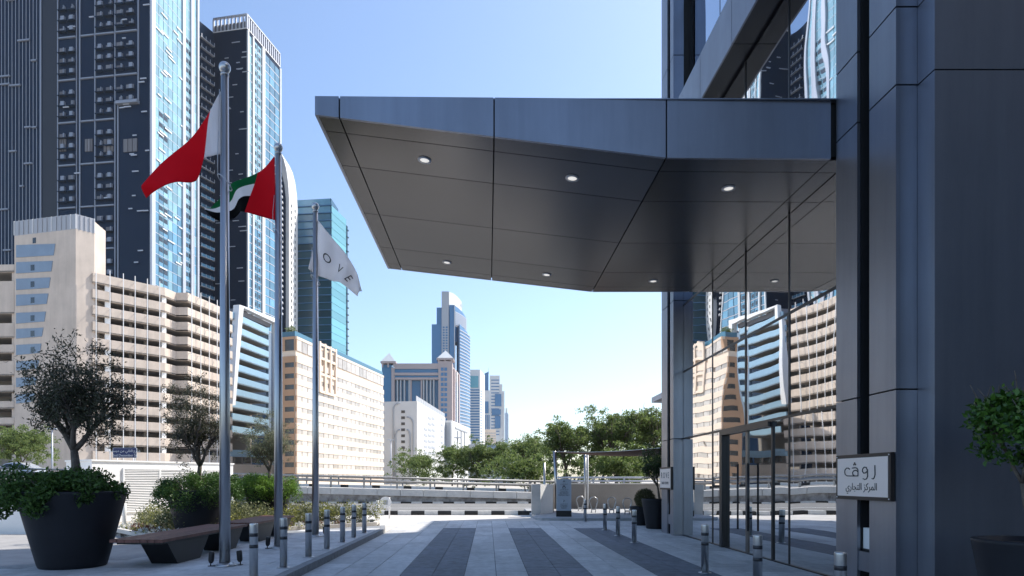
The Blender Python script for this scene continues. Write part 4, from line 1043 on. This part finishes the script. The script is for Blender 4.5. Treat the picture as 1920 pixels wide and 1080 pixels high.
# flags -------------------------------------------------------------
def flagmat(name, fn):
    m = bpy.data.materials.new(name); m.use_nodes = True; N = m.node_tree.nodes; L = m.node_tree.links; b = N['Principled BSDF']
    b.inputs['Roughness'].default_value = .75; b.inputs['Specular IOR Level'].default_value = .2
    uv = N.new('ShaderNodeUVMap'); uv.uv_map = 'UVMap'; sp = N.new('ShaderNodeSeparateXYZ'); L.new(uv.outputs[0], sp.inputs[0])
    def step(inp, th, inv=False):
        c = N.new('ShaderNodeMath'); c.operation = 'LESS_THAN' if inv else 'GREATER_THAN'; c.inputs[1].default_value = th; L.new(sp.outputs[inp], c.inputs[0]); return c.outputs[0]
    cur = None
    for (c, cond) in fn:
        if cond is None: cur = c; continue
        mx = N.new('ShaderNodeMix'); mx.data_type = 'RGBA'
        L.new(step(*cond), mx.inputs['Factor'])
        if isinstance(cur, tuple): mx.inputs['A'].default_value = (*cur, 1)
        else: L.new(cur, mx.inputs['A'])
        mx.inputs['B'].default_value = (*c, 1); cur = mx.outputs['Result']
    if isinstance(cur, tuple): b.inputs['Base Color'].default_value = (*cur, 1)
    else: L.new(cur, b.inputs['Base Color'])
    tr = N.new('ShaderNodeBsdfTranslucent'); ms = N.new('ShaderNodeMixShader'); ms.inputs[0].default_value = .6
    if isinstance(cur, tuple): tr.inputs[0].default_value = (*cur, 1)
    else: L.new(cur, tr.inputs[0])
    L.new(b.outputs[0], ms.inputs[1]); L.new(tr.outputs[0], ms.inputs[2]); L.new(ms.outputs[0], N['Material Output'].inputs[0])
    return m
def interp(us, pts, u):
    """Catmull-Rom through points at parameters us"""
    i = max(0, min(len(us)-2, next((k for k in range(len(us)-1) if u <= us[k+1]), len(us)-2)))
    t = (u-us[i])/(us[i+1]-us[i]); g_ = lambda k: Vector(pts[max(0, min(len(pts)-1, k))])
    p0, p1, p2, p3 = g_(i-1), g_(i), g_(i+1), g_(i+2)
    return .5*((2*p1)+(p2-p0)*t+(2*p0-5*p1+4*p2-p3)*t*t+(3*p1-p0-3*p2+p3)*t**3)
def flag(name, label, d, us, top, mid, bot, mat_, wave, nu=44, nv=26):
    def surf(u, v):
        a, m, b = interp(us, top, u), interp(us, mid, u), interp(us, bot, u)
        q_ = a*(1-v)*(1-2*v)+m*4*v*(1-v)+b*v*(2*v-1)
        dd = d+wave(u, v); return Vector((X(q_[0], d), dd, Z(q_[1], d)))
    t = thing(name, label, 'flag', surf(0, 0))
    vs = [surf(i/nu, j/nv) for j in range(nv+1) for i in range(nu+1)]
    fs = [(j*(nu+1)+i, (j+1)*(nu+1)+i, (j+1)*(nu+1)+i+1, j*(nu+1)+i+1) for j in range(nv) for i in range(nu)]
    mb = MB(); mb.add(vs, fs, True); o = mb.build('cloth', mat_, t)
    uvl = o.data.uv_layers.new(name='UVMap')
    for lp in o.data.loops:
        k = lp.vertex_index; uvl.data[lp.index].uv = ((k % (nu+1))/nu, (k//(nu+1))/nv)
    so_ = o.modifiers.new('thickness', 'SOLIDIFY'); so_.thickness = .006
    return t, surf
us = [0, .15, .32, .5, .7, .85, 1]
flag('red_white_flag', 'red flag with white band at the pole hanging from the nearest flagpole', 11.8, us,
     [(421, 158), (412, 178), (398, 209), (368, 240), (330, 280), (300, 314), (270, 350)],
     [(419, 225), (404, 236), (386, 252), (364, 285), (334, 312), (303, 336), (269, 357)],
     [(416, 290), (397, 292), (377, 291), (366, 338), (335, 347), (303, 358), (271, 368)],
     flagmat('red and white cloth', [((.86, .85, .87), None), ((.80, .014, .035), (0, .33))]),
     lambda u, v: -.12*math.sin(u*8+v*2.0)*min(1, u*4)*(.6+.5*v)+.05*math.sin(u*14+v*5)*u*(1.2-u))
us2 = [0, .28, .45, .7, 1]
flag('striped_flag', 'red flag with green white and black stripes hanging from the second flagpole', 14.84, us2,
     [(515, 293), (481, 321), (452, 342), (418, 365), (386, 387)], [(516, 352), (476, 358), (452, 368), (424, 385), (388, 395)], [(517, 413), (463, 402), (447, 399), (415, 413), (400, 410)],
     flagmat('striped cloth', [((.015, .22, .08), None), ((.86, .86, .87), (1, .34)), ((.008, .008, .009), (1, .66)), ((.72, .016, .035), (0, .28, True))]),
     lambda u, v: .14*math.sin(u*9+v*2.5)*min(1, u*4)+.05*math.sin(u*21+v*3)*u)
us3 = [0, .25, .5, .75, 1]
wf, wsurf = flag('lettered_flag', 'white flag with dark letters hanging from the farthest flagpole', 17.9, us3,
     [(596, 413), (626, 450), (649, 477), (668, 510), (680, 548)], [(588, 459), (612, 483), (636, 502), (656, 523), (675, 551)], [(579, 505), (598, 516), (622, 526), (643, 535), (669, 554)],
     flagmat('white cloth', [((.95, .93, .93), None)]), lambda u, v: -.12*math.sin(u*7+v*3)*min(1, u*4)-.05*math.sin(u*16-v*4)-.02)
wcloth = wf.children[0]
for ch, uu, vv, sv in (('R', .03, .5, .24), ('O', .27, .52, .27), ('V', .50, .52, .36), ('E', .745, .55, .58)):
    me = text('letter', ch, ink, None, None, 0, 0, 0, 1.0, ext=0)
    for v in me.vertices:
        q_ = wsurf(min(1, max(0, uu+v.co.x*.165)), min(1, max(0, vv-v.co.y*sv))); v.co = q_+Vector((0, -.016, 0))-origin(wf)
    link('letter', me, wcloth)
# halyard loops
for i, (px, py) in enumerate(((424, 342), (522, 440), (591, 525))):
    x, y = PO[i][0], PO[i][1]; z = Z(py, y); r_ = .12
    t = thing('halyard', 'thin rope loop around the %s flagpole below its flag' % ['nearest', 'second', 'farthest'][i], 'rope', (x, y, z))
    MB().tube([(x+r_*math.cos(a), y+r_*math.sin(a), z+.12*math.cos(a+2.6)) for a in [2*math.pi*k/20 for k in range(21)]], .010, 6, False).build('rope_loop', fin, t)
    MB().tube([(x-r_*.9, y-.05, z+.1), (x-.115, y-.04, z+.5), (x-.085, y-.03, z+(1.7 if i == 0 else .9))], .007, 5).build('line', fin, t)
# benches --------------------------------------------------------------
def bench(label, x0, x1, y0, y1, legs):
    t = thing('bench', label, 'bench', ((x0+x1)/2, (y0+y1)/2, SW)); zt_ = SW+.52; n = 7; w_ = (x1-x0)/n
    for i in range(n): wbox('plank', wood, t, x0+i*w_+.006, x0+(i+1)*w_-.006, y0, y1, zt_-.055, zt_+random.uniform(-.001, .001))
    MB().box(x0+.08, x1-.08, y0+.10, y1-.10, zt_-.095, zt_-.056).build('seat_frame', blackm, t)
    for (a, b) in legs:
        fl_ = Frame(((x0+x1)/2+.40, 0), ang=math.pi/2)
        MB().fprism(fl_, [(a+.28, SW), (b-.28, SW), (b+.12, zt_-.096), (a-.12, zt_-.096)], -.50, 0).build('leg', blackm, t)
bench('dark timber slatted bench nearest the camera beside the first flagpole', -6.75, -5.8, 11.4, 15.45, ((11.85, 13.35), (14.1, 15.2)))
bench('second dark timber slatted bench beyond the first one', -6.75, -5.8, 15.95, 19.2, ((16.2, 17.5), (17.8, 18.95)))
# white louvred enclosure ------------------------------------------------
le = thing('louvred_enclosure', 'white rendered utility enclosure with horizontal louvres', 'enclosure', (*W(300, 28.5), 0))
EA, EB, EC = W(124, 27.2), W(172, 26.0), W(372, 30.3); fe = Frame(EB, EC); fe2 = Frame(EA, EB); ue = lambda px: fe.at(px)[0]; zt_e = Z(864.5, 26.0)
Lr = ue(437); ED = fe.o+fe.u*Lr
MB().prism([EA, EB, ED, ED+Vector((-6, 2)), EA+Vector((-1, 7))], -.05, zt_e).build('block', wpaint, le)
MB().prism([EA+Vector((-.03, -.05)), EB+Vector((.03, -.06)), ED+Vector((.06, .02)), ED+Vector((-6, 2.05)), EA+Vector((-1, 7.05))], zt_e+.002, zt_e+.07).build('coping', wpaint, le)
for (a, b) in ((232, 297), (300.5, 358), (386, 430)):
    z0, z1 = fe.at(232, 958)[1], fe.at(232, 880)[1]; n = 24
    pbox('louvre_backing', greyst, le, fe, ue(a), ue(b), .003, .02, z0, z1)
    for e0, e1 in ((ue(a)-.06, ue(a)), (ue(b), ue(b)+.06)): pbox('louvre_frame', wpaint, le, fe, e0, e1, .003, .07, z0-.06, z1+.06)
    for zz in (z0-.06, z1): pbox('louvre_frame', wpaint, le, fe, ue(a)+.001, ue(b)-.001, .003, .068, zz, zz+.06)
    for i in range(n):
        zc = z0+(z1-z0)*(i+.5)/n; o = pbox('louvre_slat', wpaint, le, fe, ue(a), ue(b), .022, .066, zc-.010, zc+.010); o.rotation_euler.x = .6
# white screen wall, left
sc_ = thing('screen_wall', 'white wall topped by a perforated panel at the far left', 'wall', (-17, 20.7, 0))
MB().box(-30, -13.0, 20.6, 20.85, -.05, .92).build('wall_base', wpaint, sc_)
for i in range(24):
    for k in range(9):
        if (i*7+k*5+i*k) % 4 != 0: wbox('screen_cell', wpaint, sc_, -18.6+i*.105, -18.6+i*.105+.075, 20.68, 20.74, .96+k*.105, .96+k*.105+.075)
MB().box(-18.75, -18.6, 20.66, 20.76, .922, 1.95).build('screen_post', wpaint, sc_); MB().box(-16.08, -15.95, 20.66, 20.76, .922, 1.95).build('screen_post', wpaint, sc_)
for zz in (.93, 1.91): MB().box(-18.599, -16.081, 20.67, 20.75, zz, zz+.04).build('screen_rail', wpaint, sc_)
for k in range(10): MB().box(-18.599, -16.081, 20.70, 20.72, .945+k*.105, .958+k*.105).build('screen_strip', wpaint, sc_)
for k in range(25): MB().box(-18.615+k*.105, -18.602+k*.105, 20.702, 20.718, .97, 1.91).build('screen_strip', wpaint, sc_)
# parked car on the rising road
def car(label, x, y, z, L=4.6):
    t = thing('car', label, 'car', (x, y, z))
    prof = [(-.5, .28), (-.5, .62), (-.47, .80), (-.36, .90), (-.22, .96), (-.10, 1.34), (.02, 1.44), (.20, 1.42), (.32, 1.18), (.40, .99), (.49, .93), (.5, .55), (.49, .28)]
    vs = []; n = len(prof); rows_ = []
    for sgn, ins_ in ((-1, 1), (-.92, 1), (.92, 1), (1, 1)):
        for (u, zz_) in prof:
            wv = .90 if zz_ < .97 else .90-(zz_-.97)*.45
            vs.append((x+u*L, y+(wv*sgn if abs(sgn) == 1 else wv*sgn), z+zz_+(0 if abs(sgn) == 1 else .025)))
    fs = []
    for r_ in range(3): fs += [(r_*n+i, r_*n+i+1, (r_+1)*n+i+1, (r_+1)*n+i) for i in range(n-1)]
    fs += [tuple(range(n-1, -1, -1)), tuple(range(3*n, 4*n))]
    MB().add(vs, fs).build('body', carp, t)
    fc = Frame((x, y-.905), ang=0)
    wv = lambda zz_: .90-(zz_-.97)*.45 if zz_ > .97 else .9
    for poly in ([(-.18, .99), (.045, .99), (.04, 1.36), (-.085, 1.32)], [(.06, .99), (.31, 1.02), (.235, 1.30), (.055, 1.36)]):
        MB().add([(x+u*L, y-wv(zz_)-.006, z+zz_) for u, zz_ in poly], [(0, 1, 2, 3)]).build('side_window', winm, t)
    for u in (-.31, .31):
        w_ = MB().tube([(x+u*L, y-.93, z+.33), (x+u*L, y-.72, z+.33)], .33, 20).build('wheel', tyre, t)
        MB().tube([(x+u*L, y-.94, z+.33), (x+u*L, y-.90, z+.33)], .2, 16).build('rim', steel, w_, off=origin(t))
        w_ = MB().tube([(x+u*L, y+.72, z+.33), (x+u*L, y+.93, z+.33)], .33, 20).build('wheel', tyre, t)
    MB().box(x-.5*L-.01, x-.5*L+.08, y-.8, y-.45, z+.62, z+.76).build('headlight', lampw, t); MB().box(x+.5*L-.06, x+.5*L+.02, y-.8, y-.45, z+.70, z+.84).build('tail_light', red_l, t)
car('silver saloon car on the raised road behind the near planter', X(30, 60), 60, zr(X(30, 60))-.05)
# street name sign
sg = thing('street_sign', 'navy street name plate in two scripts above the white enclosure', 'sign', (*W(234, 45), 0))
fs_ = Frame((X(212, 45), 45), ang=0); L_ = 44*45/F
for u in (.25, L_-.25): MB().tube([fs_.p(u, -.05, 0), fs_.p(u, -.05, Z(842, 45))], .03, 8).build('post', fin, sg)
MB().fbox(fs_, -.02, L_+.02, -.02, 0, Z(858, 45)-.02, Z(840, 45)+.02).build('border', finw, sg)
MB().fbox(fs_, 0.01, L_-.01, .002, .012, Z(858, 45), Z(840, 45)).build('plate', streetblue, sg)
plate_ = sg.children[-1]
AR = lambda codes: ''.join(chr(c) if c != 32 else ' ' for c in codes)[::-1]
ar_street = AR([0xFEB7,0xFE8E,0xFEAD,0xFEC9,32,0xFE8D,0xFEDF,0xFE9C,0xFE8E,0xFEE7,0xFEF2,32,0xFEE3,0xFEE6,32,0xFEA9,0xFEF3,0xFEB4,0xFEE4,0xFE92,0xFEAE])
ar_trade = AR([0xFE8D,0xFEDF,0xFEE4,0xFEAE,0xFEDB,0xFEB0,32,0xFE8D,0xFEDF,0xFE98,0xFEA0,0xFE8E,0xFEAD,0xFEF1])
text('lettering', '2nd December St', finw, plate_, fs_, L_/2, .016, Z(854, 45), .24)
text('lettering', ar_street, finw, plate_, fs_, L_/2, .016, Z(845.5, 45), .24)
# lamp posts
for (px, d_, top, l) in ((733, 120, 826, 'slim street lamp in front of the white arched block'), (858, 110, 822, 'street lamp with twin arms among the trees below the white annex'), (98, 75, 806, 'thin pale lamp post behind the near planter')):
    t = thing('street_lamp', l, 'street lamp', (X(px, d_), d_, 0)); x = X(px, d_); z = Z(top, d_); k = d_/F
    MB().tube([(x, d_, 0), (x, d_, z)], [.12, .07], 8).build('post', fin if px < 800 else rail_m, t)
    MB().tube([(x-3.5*k, d_, z+.1), (x, d_, z), (x+3.5*k, d_, z+.1)], .06, 6).build('arm', fin, t)
    for s_ in (-1, 1): MB().box(x+s_*3.5*k-.3, x+s_*3.5*k+.3, d_-.12, d_+.12, z+.05, z+.2).build('lamp_head', fin, t)
# white posts and small round sign by the flower bed
for (px, d_, y1, l) in ((708, 26.5, 938, 'plain white post at the right end of the flower bed'), (233, 22.0, 944, 'short white post in front of the louvres'), (436, 27.5, 933, 'short white post right of the louvred enclosure')):
    t = tag(MB().tube([(X(px, d_), d_, 0), (X(px, d_), d_, Z(y1, d_)-.03), (X(px, d_), d_, Z(y1, d_))], [.07, .07, .05], 12).build('marker_post', wpaint, None, off=(X(px, d_), d_, 0)), l, 'post'); t.location = (X(px, d_), d_, 0)
rs = thing('road_sign', 'back of a small round white road sign by the kerb', 'sign', (X(728, 28.5), 28.5, 0)); x = X(728, 28.5)
MB().tube([(x+.05, 28.5, 0), (x+.05, 28.5, .95)], .035, 8).build('post', wpaint, rs)
MB().tube([(x-.12, 28.47, .72), (x-.12, 28.5, .72)], .26, 24).build('disc', wpaint, rs); MB().box(x-.2, x-.02, 28.455, 28.468, .62, .82).build('bracket', greyst, rs)
# totem sign ---------------------------------------------------------------
tx, ty = 3.36, 28.3; tm = thing('totem_sign', 'pale grey freestanding information sign on a black base', 'sign', (tx, ty, .1))
ftm = Frame((tx-.335, ty), ang=0)
MB().fbox(ftm, 0, .67, -.14, 0, .1, .36).build('base', blackm, tm); MB().fbox(ftm, 0.01, .66, -.13, -.002, .362, 1.76).build('panel', totemm, tm); tp = tm.children[-1]
for (s, z, sz) in (('SELF SERVICE', 1.14, .085), ('PARKING ONLY', 1.05, .085), ('LOADING', .57, .085), ('POLICY', .48, .085), ('EXIT', 1.47, .06)): text('lettering', s, ink, tp, ftm, .335, .002, z, sz, ext=.002, sx=.8)
for z, sz in ((1.30, .07), (1.22, .06), (.66, .06), (1.54, .06)): text('lettering', ar_trade, ink, tp, ftm, .335, .002, z, sz, ext=.002)
MB().tube([ftm.p(.335+.055*math.cos(a), .004, 1.39+.06*math.sin(a)) for a in [math.pi*(-.25+1.5*k/10) for k in range(11)]], .014, 5).build('round_symbol', ink, tp)
MB().tube([ftm.p(.30, .004, .76), ftm.p(.36, .004, .80), ftm.p(.31, .004, .84)], .01, 5).build('arrow_symbol', ink, tp); MB().tube([ftm.p(.29, .004, 1.63), ftm.p(.335, .004, 1.69), ftm.p(.38, .004, 1.63)], .01, 5).build('peak_symbol', ink, tp)
# posts and shade sail
for (pxa, pxb, d_, y1, y0, r_, l) in ((1021, 1021, 31.4, 868, 956, .055, 'straight thin grey post left of the totem sign'), (1046, 1039.5, 33, 846, 955, .085, 'leaning grey pole holding the shade sail behind the totem'), (1097, 1097, 35.6, 851, 952, .07, 'left one of two thin posts before the low wall'), (1102, 1102, 35.8, 851, 952, .05, 'right pale one of two thin posts before the low wall')):
    o = MB().tube([(X(pxa, d_), d_, .1), (X(pxb, d_), d_, Z(y1, d_))], r_, 12).build('post', pole_m if pxa != 1102 else finw, None, off=(X(pxa, d_), d_, .1)); o.location = (X(pxa, d_), d_, .1); tag(o, l, 'post')
sa = thing('shade_sail', 'brown fabric shade sail stretched between pole and building', 'shade sail', (X(1039.5, 33), 33, 3.2))
A, C, B1_, B2_ = Vector((X(1040, 33), 33, 3.18)), Vector((X(1101, 35.6), 35.6, 3.14)), Vector((7.0, 24.2, 2.98)), Vector((8.6, 27.0, 2.86))
n = 14; vs = []
for j in range(n+1):
    for i in range(n+1):
        u_, v_ = i/n, j/n; p = A*(1-u_)*(1-v_)+B1_*u_*(1-v_)+C*(1-u_)*v_+B2_*u_*v_
        p = p+Vector((0, 0, -.10*math.sin(math.pi*u_)-.06*math.sin(math.pi*v_)*u_)); vs.append(p)
o = MB().add(vs, [(j*(n+1)+i, j*(n+1)+i+1, (j+1)*(n+1)+i+1, (j+1)*(n+1)+i) for j in range(n) for i in range(n)], True).build('fabric', sailm, sa); o.modifiers.new('thickness', 'SOLIDIFY').thickness = .02
for a_, b_ in ((A, B1_), (C, B2_)): MB().tube([a_*(1-k/8)+b_*(k/8)+Vector((0, 0, -.10*math.sin(math.pi*k/8))) for k in range(9)], .012, 5).build('edge_cable', steel, sa)
# bicycle racks
for i, (px, d_) in enumerate(((1088, 33.2), (1113, 31.8), (1147, 31.2), (1176, 29.9))):
    x = X(px, d_); t = thing('bicycle_rack', 'looped steel bicycle rack, %s from the left along the low wall' % ['first', 'second', 'third', 'fourth'][i], 'bicycle rack', (x, d_, .1), 'bicycle racks')
    path = [(x-.10, d_, .1), (x-.10, d_, .30)]+[(x-.20*math.cos(a)-.0, d_, .66+.22*math.sin(a)) for a in [-.6+k*(math.pi+1.2)/14 for k in range(15)]]+[(x+.10, d_, .30), (x+.10, d_, .1)]
    MB().tube(path, .026, 8).build('hoop', steel, t); MB().box(x-.09, x+.09, d_-.015, d_+.015, .24, .30).build('cross_plate', steel, t)
    for s_ in (-1, 1): MB().lathe([(.05, 0), (.05, .008), (.03, .012)], (x+s_*.10, d_, .1), 10).build('foot_plate', steel, t)
# pots by the far column
planter('dark round planter with a small tree beside the far column', 5.95, 22.7, 0, .33, .50, 1.05)
planter('small dark planter with a clipped ball behind the other planter', 5.80, 24.4, 0, .26, .40, .72)
bt_ = thing('topiary_ball', 'clipped round topiary ball in the small planter', 'plant', (5.95, 24.4, .7)); 
leaf_mesh('foliage', clump((5.98, 24.4, 1.0), .40, 7000, shell=.25), .045, leafmat('brown green leaves', (.05, .06, .02), (.12, .12, .05), .2), bt_, .5); MB().lathe([(.03, 0), (.03, .3)], (5.98, 24.4, .62), 8).build('stem', bark, bt_)
olive('small broadleaf tree rising from the planter beside the far column', 6.1, 22.7, .95, .55, (.75, .7, .8), (-.05, 0, 1.45), 4200, 55, leafmat('dark broad leaves', (.02, .05, .012), (.06, .11, .025), .25), size=.09, trunk=.05)
# planter and tree at the right edge
planter('dark planter at the right edge against the near wall', 6.02, 7.1, 0, .36, .54, 1.06)
t = thing('ficus_tree', 'small glossy leaved tree in the planter at the right edge', 'tree', (6.05, 7.1, .95))
mb = MB(); tips = branches(mb, (6.05, 7.1, .95), .75, .045, .6, 3, 4, 91); mb.build('trunk', bark, t)
pts = fit(tips, (6.02, 7.1, 2.22), (.62, .6, .45)); R = random.Random(8); P = []
for p in pts: P.append(clump(p, R.uniform(.08, .17), 22, (1, 1, .8)))
for k in range(60):
    a = Vector((R.gauss(0, 1), R.gauss(0, 1), R.gauss(0, 1))).normalized()*R.uniform(.5, 1); P.append(clump((6.02+a.x*.58, 7.1+a.y*.58, 2.22+a.z*.42), .11, 26, (1, 1, .8)))
leaf_mesh('crown', np.vstack(P), .075, fic_l, t, .55, .4)
# wall signs -----------------------------------------------------------------
def wallsign(name, label, y0, y1, z0, z1):
    t = thing(name, label, 'sign', (CX-.04, (y0+y1)/2, z0)); b = .055
    MB().box(CX-.07, CX-.012, y0, y1, z0, z1).build('frame', signf, t)
    MB().box(CX-.078, CX-.0705, y0+b, y1-b, z0+b, z1-b).build('face', signw, t); face_ = t.children[-1]
    for yy in (y0+b*.6, y1-b*.6):
        for zz in (z0+b*.6, z1-b*.6): MB().tube([(CX-.08, yy, zz), (CX-.0705, yy, zz)], .009, 8).build('screw', finw, t)
    return face_, Frame((CX-.0785, y1), ang=-math.pi/2)
sy0, sy1, sz0, sz1 = 9.03, 10.44, 1.415, 2.115
ws, fw = wallsign('wall_sign', 'cream sign with black stylised letters and a dark frame on the near column', sy0, sy1, sz0, sz1)
def sp(a, b): return fw.p((a-90)/275*(sy1-sy0-.09)+.045, .003, sz1-.045-(b-445)/215*(sz1-sz0-.09))
strokes = [[(166, 509), (158, 502), (148, 502), (139, 512), (137, 525), (140, 538), (150, 545), (170, 546), (214, 546)],
           [(213, 546), (213, 515), (207, 504), (197, 501), (180, 503)], [(212, 524), (203, 516), (191, 517), (183, 526), (184, 538), (192, 545)],
           [(264, 520), (258, 502), (246, 500), (238, 510), (237, 522), (244, 532), (255, 530), (264, 520)], [(264, 512), (265, 548), (260, 562), (248, 565), (240, 561)],
           [(302, 492), (303, 540), (299, 556), (293, 563), (287, 561)]]
for s in strokes: MB().tube([sp(*p) for p in s], .0085, 5).build('letter_stroke', ink, ws)
for p in ((190, 484), (199, 484), (194.5, 476)): MB().tube([Vector(sp(*p)), Vector(sp(*p))+Vector((-.004, 0, 0))], .014, 10).build('letter_dot', ink, ws)
text('lettering', ar_trade, ink, ws, fw, (sy1-sy0)/2+.0, .002, sz1-.045-(606-445)/215*(sz1-sz0-.09), .15, ext=.002, sx=1.0)
ws2, fw2 = wallsign('wall_sign', 'cream sign with four large letters on the far column', 19.86, 21.16, 1.415, 2.13)
text('lettering', 'R O V E', mat('grey lettering', (.10, .095, .09), .6), ws2, fw2, .65, .002, 1.86, .27, ext=.002, sx=1.0); text('lettering', 'TRADE CENTRE', MATS['grey lettering'], ws2, fw2, .65, .002, 1.62, .115, ext=.002)
# plant on the peach building roof
rp_ = thing('roof_plant', 'small tree on the roof of the peach building', 'plant', (*W(544, 172), zt)); zq = Z(630, 165)
leaf_mesh('foliage', np.vstack([clump((W(544, 172).x+random.uniform(-1, 1), 172, zq+2+random.uniform(-1, 1.6)), .9, 120) for _ in range(7)]), .4, tree_l, rp_); MB().tube([(W(544, 172).x, 172, zq-1), (W(544, 172).x, 172, zq+2)], .15, 6).build('stem', bark, rp_)
# ------------------------------------------------------------------ haze
HAZE = True
if HAZE:
    hz = MB().box(-420, 420, -120, 1000, -1.1, 226).build('haze', None); hz['kind'] = 'stuff'; hz['label'] = 'thin pale warm haze in the air'; hz['category'] = 'haze'
    m = bpy.data.materials.new('haze'); m.use_nodes = True; N = m.node_tree.nodes; N.remove(N['Principled BSDF'])
    v = N.new('ShaderNodeVolumePrincipled'); v.inputs['Color'].default_value = (.86, .92, 1, 1); v.inputs['Density'].default_value = .00009; v.inputs['Anisotropy'].default_value = .2
    m.node_tree.links.new(v.outputs[0], N['Material Output'].inputs['Volume']); hz.data.materials.append(m)
